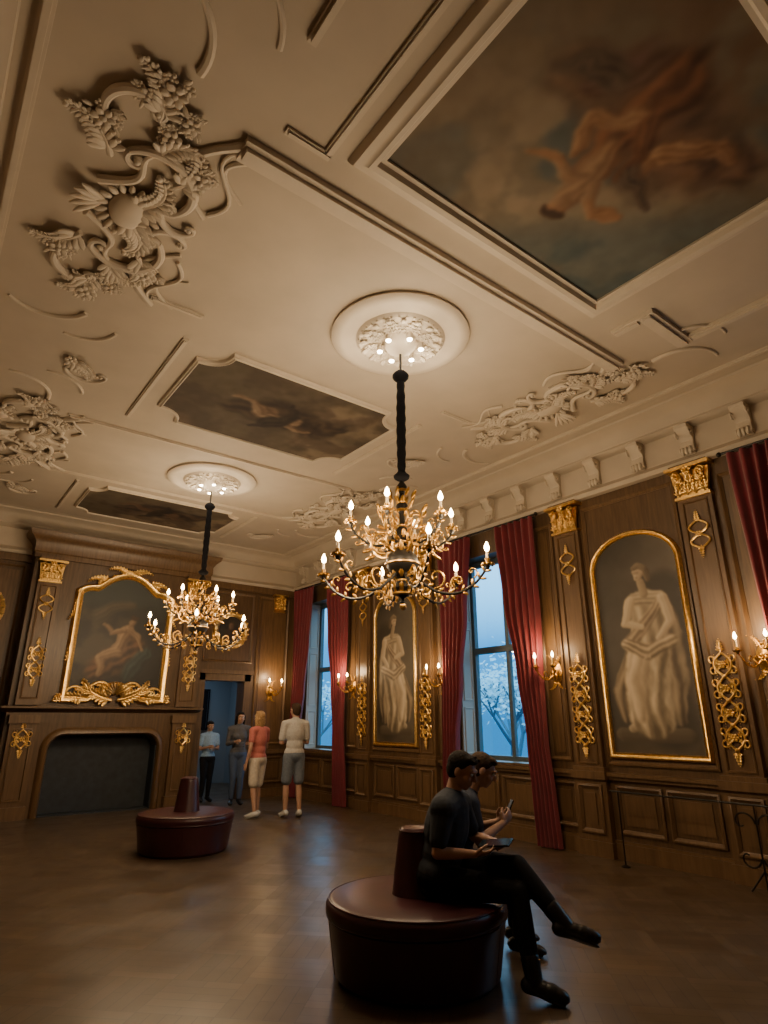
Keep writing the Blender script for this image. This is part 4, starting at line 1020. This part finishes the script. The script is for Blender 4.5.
TH = math.radians(37.4); cs, sn = math.cos(TH), math.sin(TH)
def wp(lat, D): return (D*sn+lat*cs, D*cs-lat*sn, 0)
J = dict(pelvis=(-.045, 0, .575), neck=(.06, -.01, 1.045), head=(.135, -.03, 1.215), shR=(-.02, -.18, .99), shL=(.13, .15, .99),
         elR=(-.07, -.245, .745), wrR=(.165, -.215, .735), elL=(.23, .19, .77), wrL=(.38, .0, .755),
         hipR=(-.03, -.10, .555), hipL=(.03, .08, .565), knR=(.43, -.235, .525), anR=(.475, -.36, .095), toeR=(.605, -.415, .052),
         knL=(.455, -.16, .655), anL=(.69, -.335, .375), toeL=(.83, -.375, .335))
man = person('man in charcoal polo shirt seated cross-legged reading a tablet', wp(.41, 4.62), -TH, J, (.87, -.42, -.42), dict(hair='hairk', top=C_grey, bot=C_black, shoe=C_boot, boot=1),
       hair='quiff', vox=.0075, sleeve=.72, bulk=.020, hands=dict(R=dict(d=(.9, .15, .02), n=(0.1, .45, .85), t=(0, .5, 1), c=.55), L=dict(d=(-.1, -.9, -.05), n=(-.5, -.2, .8), t=(-.9, 0, .3), c=.5)))
def obox(m, c, B, r, o, Rz):
    vs = [o+Rz@(c+B[0]*a*r[0]+B[1]*b_*r[1]+B[2]*e*r[2]) for e in (-1, 1) for b_ in (-1, 1) for a in (-1, 1)]
    m.add(vs, [(0, 1, 3, 2), (4, 5, 7, 6), (0, 1, 5, 4), (2, 3, 7, 6), (0, 2, 6, 4), (1, 3, 7, 5)])
Rz = Matrix.Rotation(-TH, 3, 'Z'); o = V(wp(.41, 4.62))
c = V((.325, -.14, .785)); d1 = V((.90, -.40, .10)).normalized(); d2 = V((.38, .88, .12)); d2 = (d2-d1*d2.dot(d1)).normalized(); d3 = d1.cross(d2)
tb = thing('tablet', tuple(o+Rz@c), label='dark tablet computer held by the seated man', category='tablet')
m = MB(); obox(m, c, [d1, d2, d3], (.105, .075, .005), o, Rz); mk('case', m, M['device'], tb)
m = MB(); obox(m, c+d3*.0056, [d1, d2, d3], (.097, .068, .0006), o, Rz); mk('screen', m, simple('screen_glass', (.03, .04, .05), .08), tb)
J2 = dict(pelvis=(0, 0, .565), neck=(.13, -.005, 1.02), head=(.245, -.02, 1.185), shR=(.11, -.165, .97), shL=(.13, .165, .97),
          elR=(.16, -.22, .735), wrR=(.36, -.10, .83), elL=(.17, .22, .74), wrL=(.36, .06, .82),
          hipR=(.02, -.09, .55), hipL=(.02, .09, .55), knR=(.46, -.11, .52), anR=(.43, -.11, .095), toeR=(.56, -.12, .05), knL=(.46, .12, .52), anL=(.46, .13, .095), toeL=(.59, .15, .05))
p2 = wp(.51, 5.05)
person('person in dark navy top seated on the ottoman with a phone', p2, -TH+.05, J2, (.88, -.10, -.45), dict(hair='hairn', top=C_navy, bot=C_black, shoe=C_boot), hair='short', vox=.0085, sleeve=.6,
       hands=dict(R=dict(d=(.6, .35, .5), n=(-.3, .8, .2), t=(-.3, .1, 1), c=.8), L=dict(d=(.6, -.3, .5), n=(-.3, -.8, .2), t=(-.3, -.1, 1), c=.8)))
o = V(p2); Rz = Matrix.Rotation(-TH+.05, 3, 'Z')
c = V((.435, -.01, .915)); d1 = V((0, 1, 0)); d2 = V((.45, 0, .9)).normalized(); d3 = d1.cross(d2)
ph = thing('mobile_phone', tuple(o+Rz@c), label='slim black phone held in both hands', category='phone')
m = MB(); obox(m, c, [d1, d2, d3], (.036, .072, .004), o, Rz); mk('case', m, M['device'], ph)
m = MB(); obox(m, c-d3*.0046, [d1, d2, d3], (.033, .067, .0005), o, Rz); mk('screen', m, simple('phone_screen', (.04, .05, .06), .08), ph)

def stand(arms='down', stance=.11, step=0.0):
    J = dict(pelvis=(0, 0, .97), neck=(0, 0, 1.50), head=(.025, 0, 1.665), shR=(0, -.185, 1.44), shL=(0, .185, 1.44),
             hipR=(0, -.09, .93), hipL=(0, .09, .93), knR=(.03-step*.3, -stance*.95, .50), knL=(.03+step*.6, stance*.95, .50), anR=(-.02-step, -stance, .09), anL=(-.02+step, stance, .09),
             toeR=(.12-step, -stance-.03, .045), toeL=(.12+step, stance+.03, .045),
             elR=(-.03, -.25, 1.15), elL=(-.03, .25, 1.15), wrR=(.03, -.27, .90), wrL=(.03, .27, .90))
    if arms in ('front', 'mixed'):
        J['elR'] = (.02, -.23, 1.15); J['wrR'] = (.24, -.10, 1.20)
    if arms == 'front': J['elL'] = (.02, .23, 1.15); J['wrL'] = (.24, .06, 1.18)
    return J
def az(lat, dep): return math.atan2(-lat*sn+dep*cs, lat*cs+dep*sn)
person('tall man in pale shirt and grey shorts standing, back turned', (5.64, 9.95, 0), az(-.45, .9), stand('front', step=.03), (1, .25, .05), dict(hair='hairn', top=C_white, bot=C_gsh, shoe=C_snk), vox=.011, sleeve=.75, legs='short', sc=1.03)
person('blonde woman in coral top and cream shorts near the doorway', (5.12, 10.28, 0), az(-.85, .5), stand('mixed', .09, -.05), (1, -.1, .08), dict(hair='hairb', top=C_coral, bot=C_cream, shoe=C_snk), hair='bob', vox=.011, sleeve=.55, legs='short', sc=.955, female=True)
person('dark-haired person in grey cardigan standing by the doorway', (5.58, 12.1, 0), az(.35, -.9), stand('mixed', .08), (1, .2, -.1), dict(hair='hairk', top=C_card, bot=C_jean, shoe=C_boot), hair='long', vox=.012, sleeve=1.8, sc=.96, female=True)
person('person in pale blue shirt standing in the doorway', (5.28, 12.9, 0), az(.6, -.8), stand('front', .08), (1, 0, -.2), dict(hair='hairk', top=C_blue, bot=C_black, shoe=C_boot), hair='short', vox=.012, sleeve=.6, sc=.86)

# ================================================================ OUTSIDE
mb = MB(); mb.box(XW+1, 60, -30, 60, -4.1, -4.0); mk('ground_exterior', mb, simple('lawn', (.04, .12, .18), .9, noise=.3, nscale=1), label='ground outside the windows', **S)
def tree(x, y, seed):
    rr = random.Random(seed); t = thing('tree', (x, y, -4), label='leafy tree outside the window', category='tree', group='trees outside the windows'); m = MB(); fo = MB()
    def br(p, d, L, r, dep):
        q = p+d*L; m.tube([p, p.lerp(q, .5)+V((rr.uniform(-.1, .1),)*3)*L*.3, q], [r, r*.8, r*.6], 6)
        if dep == 0:
            for i in range(26):
                c = q+V((rr.gauss(0, .42), rr.gauss(0, .42), rr.gauss(0, .38))); a = V((rr.gauss(0, 1), rr.gauss(0, 1), rr.gauss(0, 1))).normalized(); b_ = a.orthogonal().normalized(); s = .11
                fo.add([c-a*s, c+b_*s*.6, c+a*s, c-b_*s*.6], [(0, 1, 2, 3)])
            return
        for i in range(3):
            nd = (d+V((rr.uniform(-.8, .8), rr.uniform(-.8, .8), rr.uniform(-.15, .6)))).normalized(); br(q, nd, L*.62, r*.6, dep-1)
    br(V((x, y, -4)), V((0, 0, 1)), 3.2, .18, 4)
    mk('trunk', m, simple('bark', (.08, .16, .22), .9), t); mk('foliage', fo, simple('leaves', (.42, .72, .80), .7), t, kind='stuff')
tree(17.5, 15.5, 1); tree(17, 25, 2); tree(21, 36, 3)

w = bpy.data.worlds.new('World'); bpy.context.scene.world = w; w.use_nodes = True
nt = w.node_tree; bg = nt.nodes['Background']
tc = nt.nodes.new('ShaderNodeTexCoord'); sp = nt.nodes.new('ShaderNodeSeparateXYZ'); rp = nt.nodes.new('ShaderNodeValToRGB')
nt.links.new(tc.outputs['Generated'], sp.inputs[0]); nt.links.new(sp.outputs['Z'], rp.inputs['Fac'])
e = rp.color_ramp.elements
e[0].position = 0; e[0].color = (.004, .085, .22, 1); e[1].position = .34; e[1].color = (.28, .66, 1.0, 1)
k = e.new(.11); k.color = (.010, .15, .38, 1); k = e.new(.20); k.color = (.10, .42, .80, 1)
nt.links.new(rp.outputs['Color'], bg.inputs['Color']); bg.inputs['Strength'].default_value = 4.2

l = bpy.data.lights.new('corridor_fill_light', 'AREA'); l.energy = 26; l.size = 1.0; l.color = (.6, .8, 1.0)  # added area light without a fixture, brightens the corridor walls beyond the door
lo = bpy.data.objects.new('corridor_fill_light', l); COL.objects.link(lo); lo.location = (5.8, 15, 2.95)

# ================================================================ CAMERA
cam = bpy.data.cameras.new('camera'); co = bpy.data.objects.new('camera', cam); COL.objects.link(co)
co.location = (0, 0, 1.55); co.rotation_euler = (math.radians(90+19), 0, -TH)
cam.sensor_fit = 'HORIZONTAL'; cam.sensor_width = 36; cam.lens = 605/768*36; cam.clip_start = .05
bpy.context.scene.camera = co
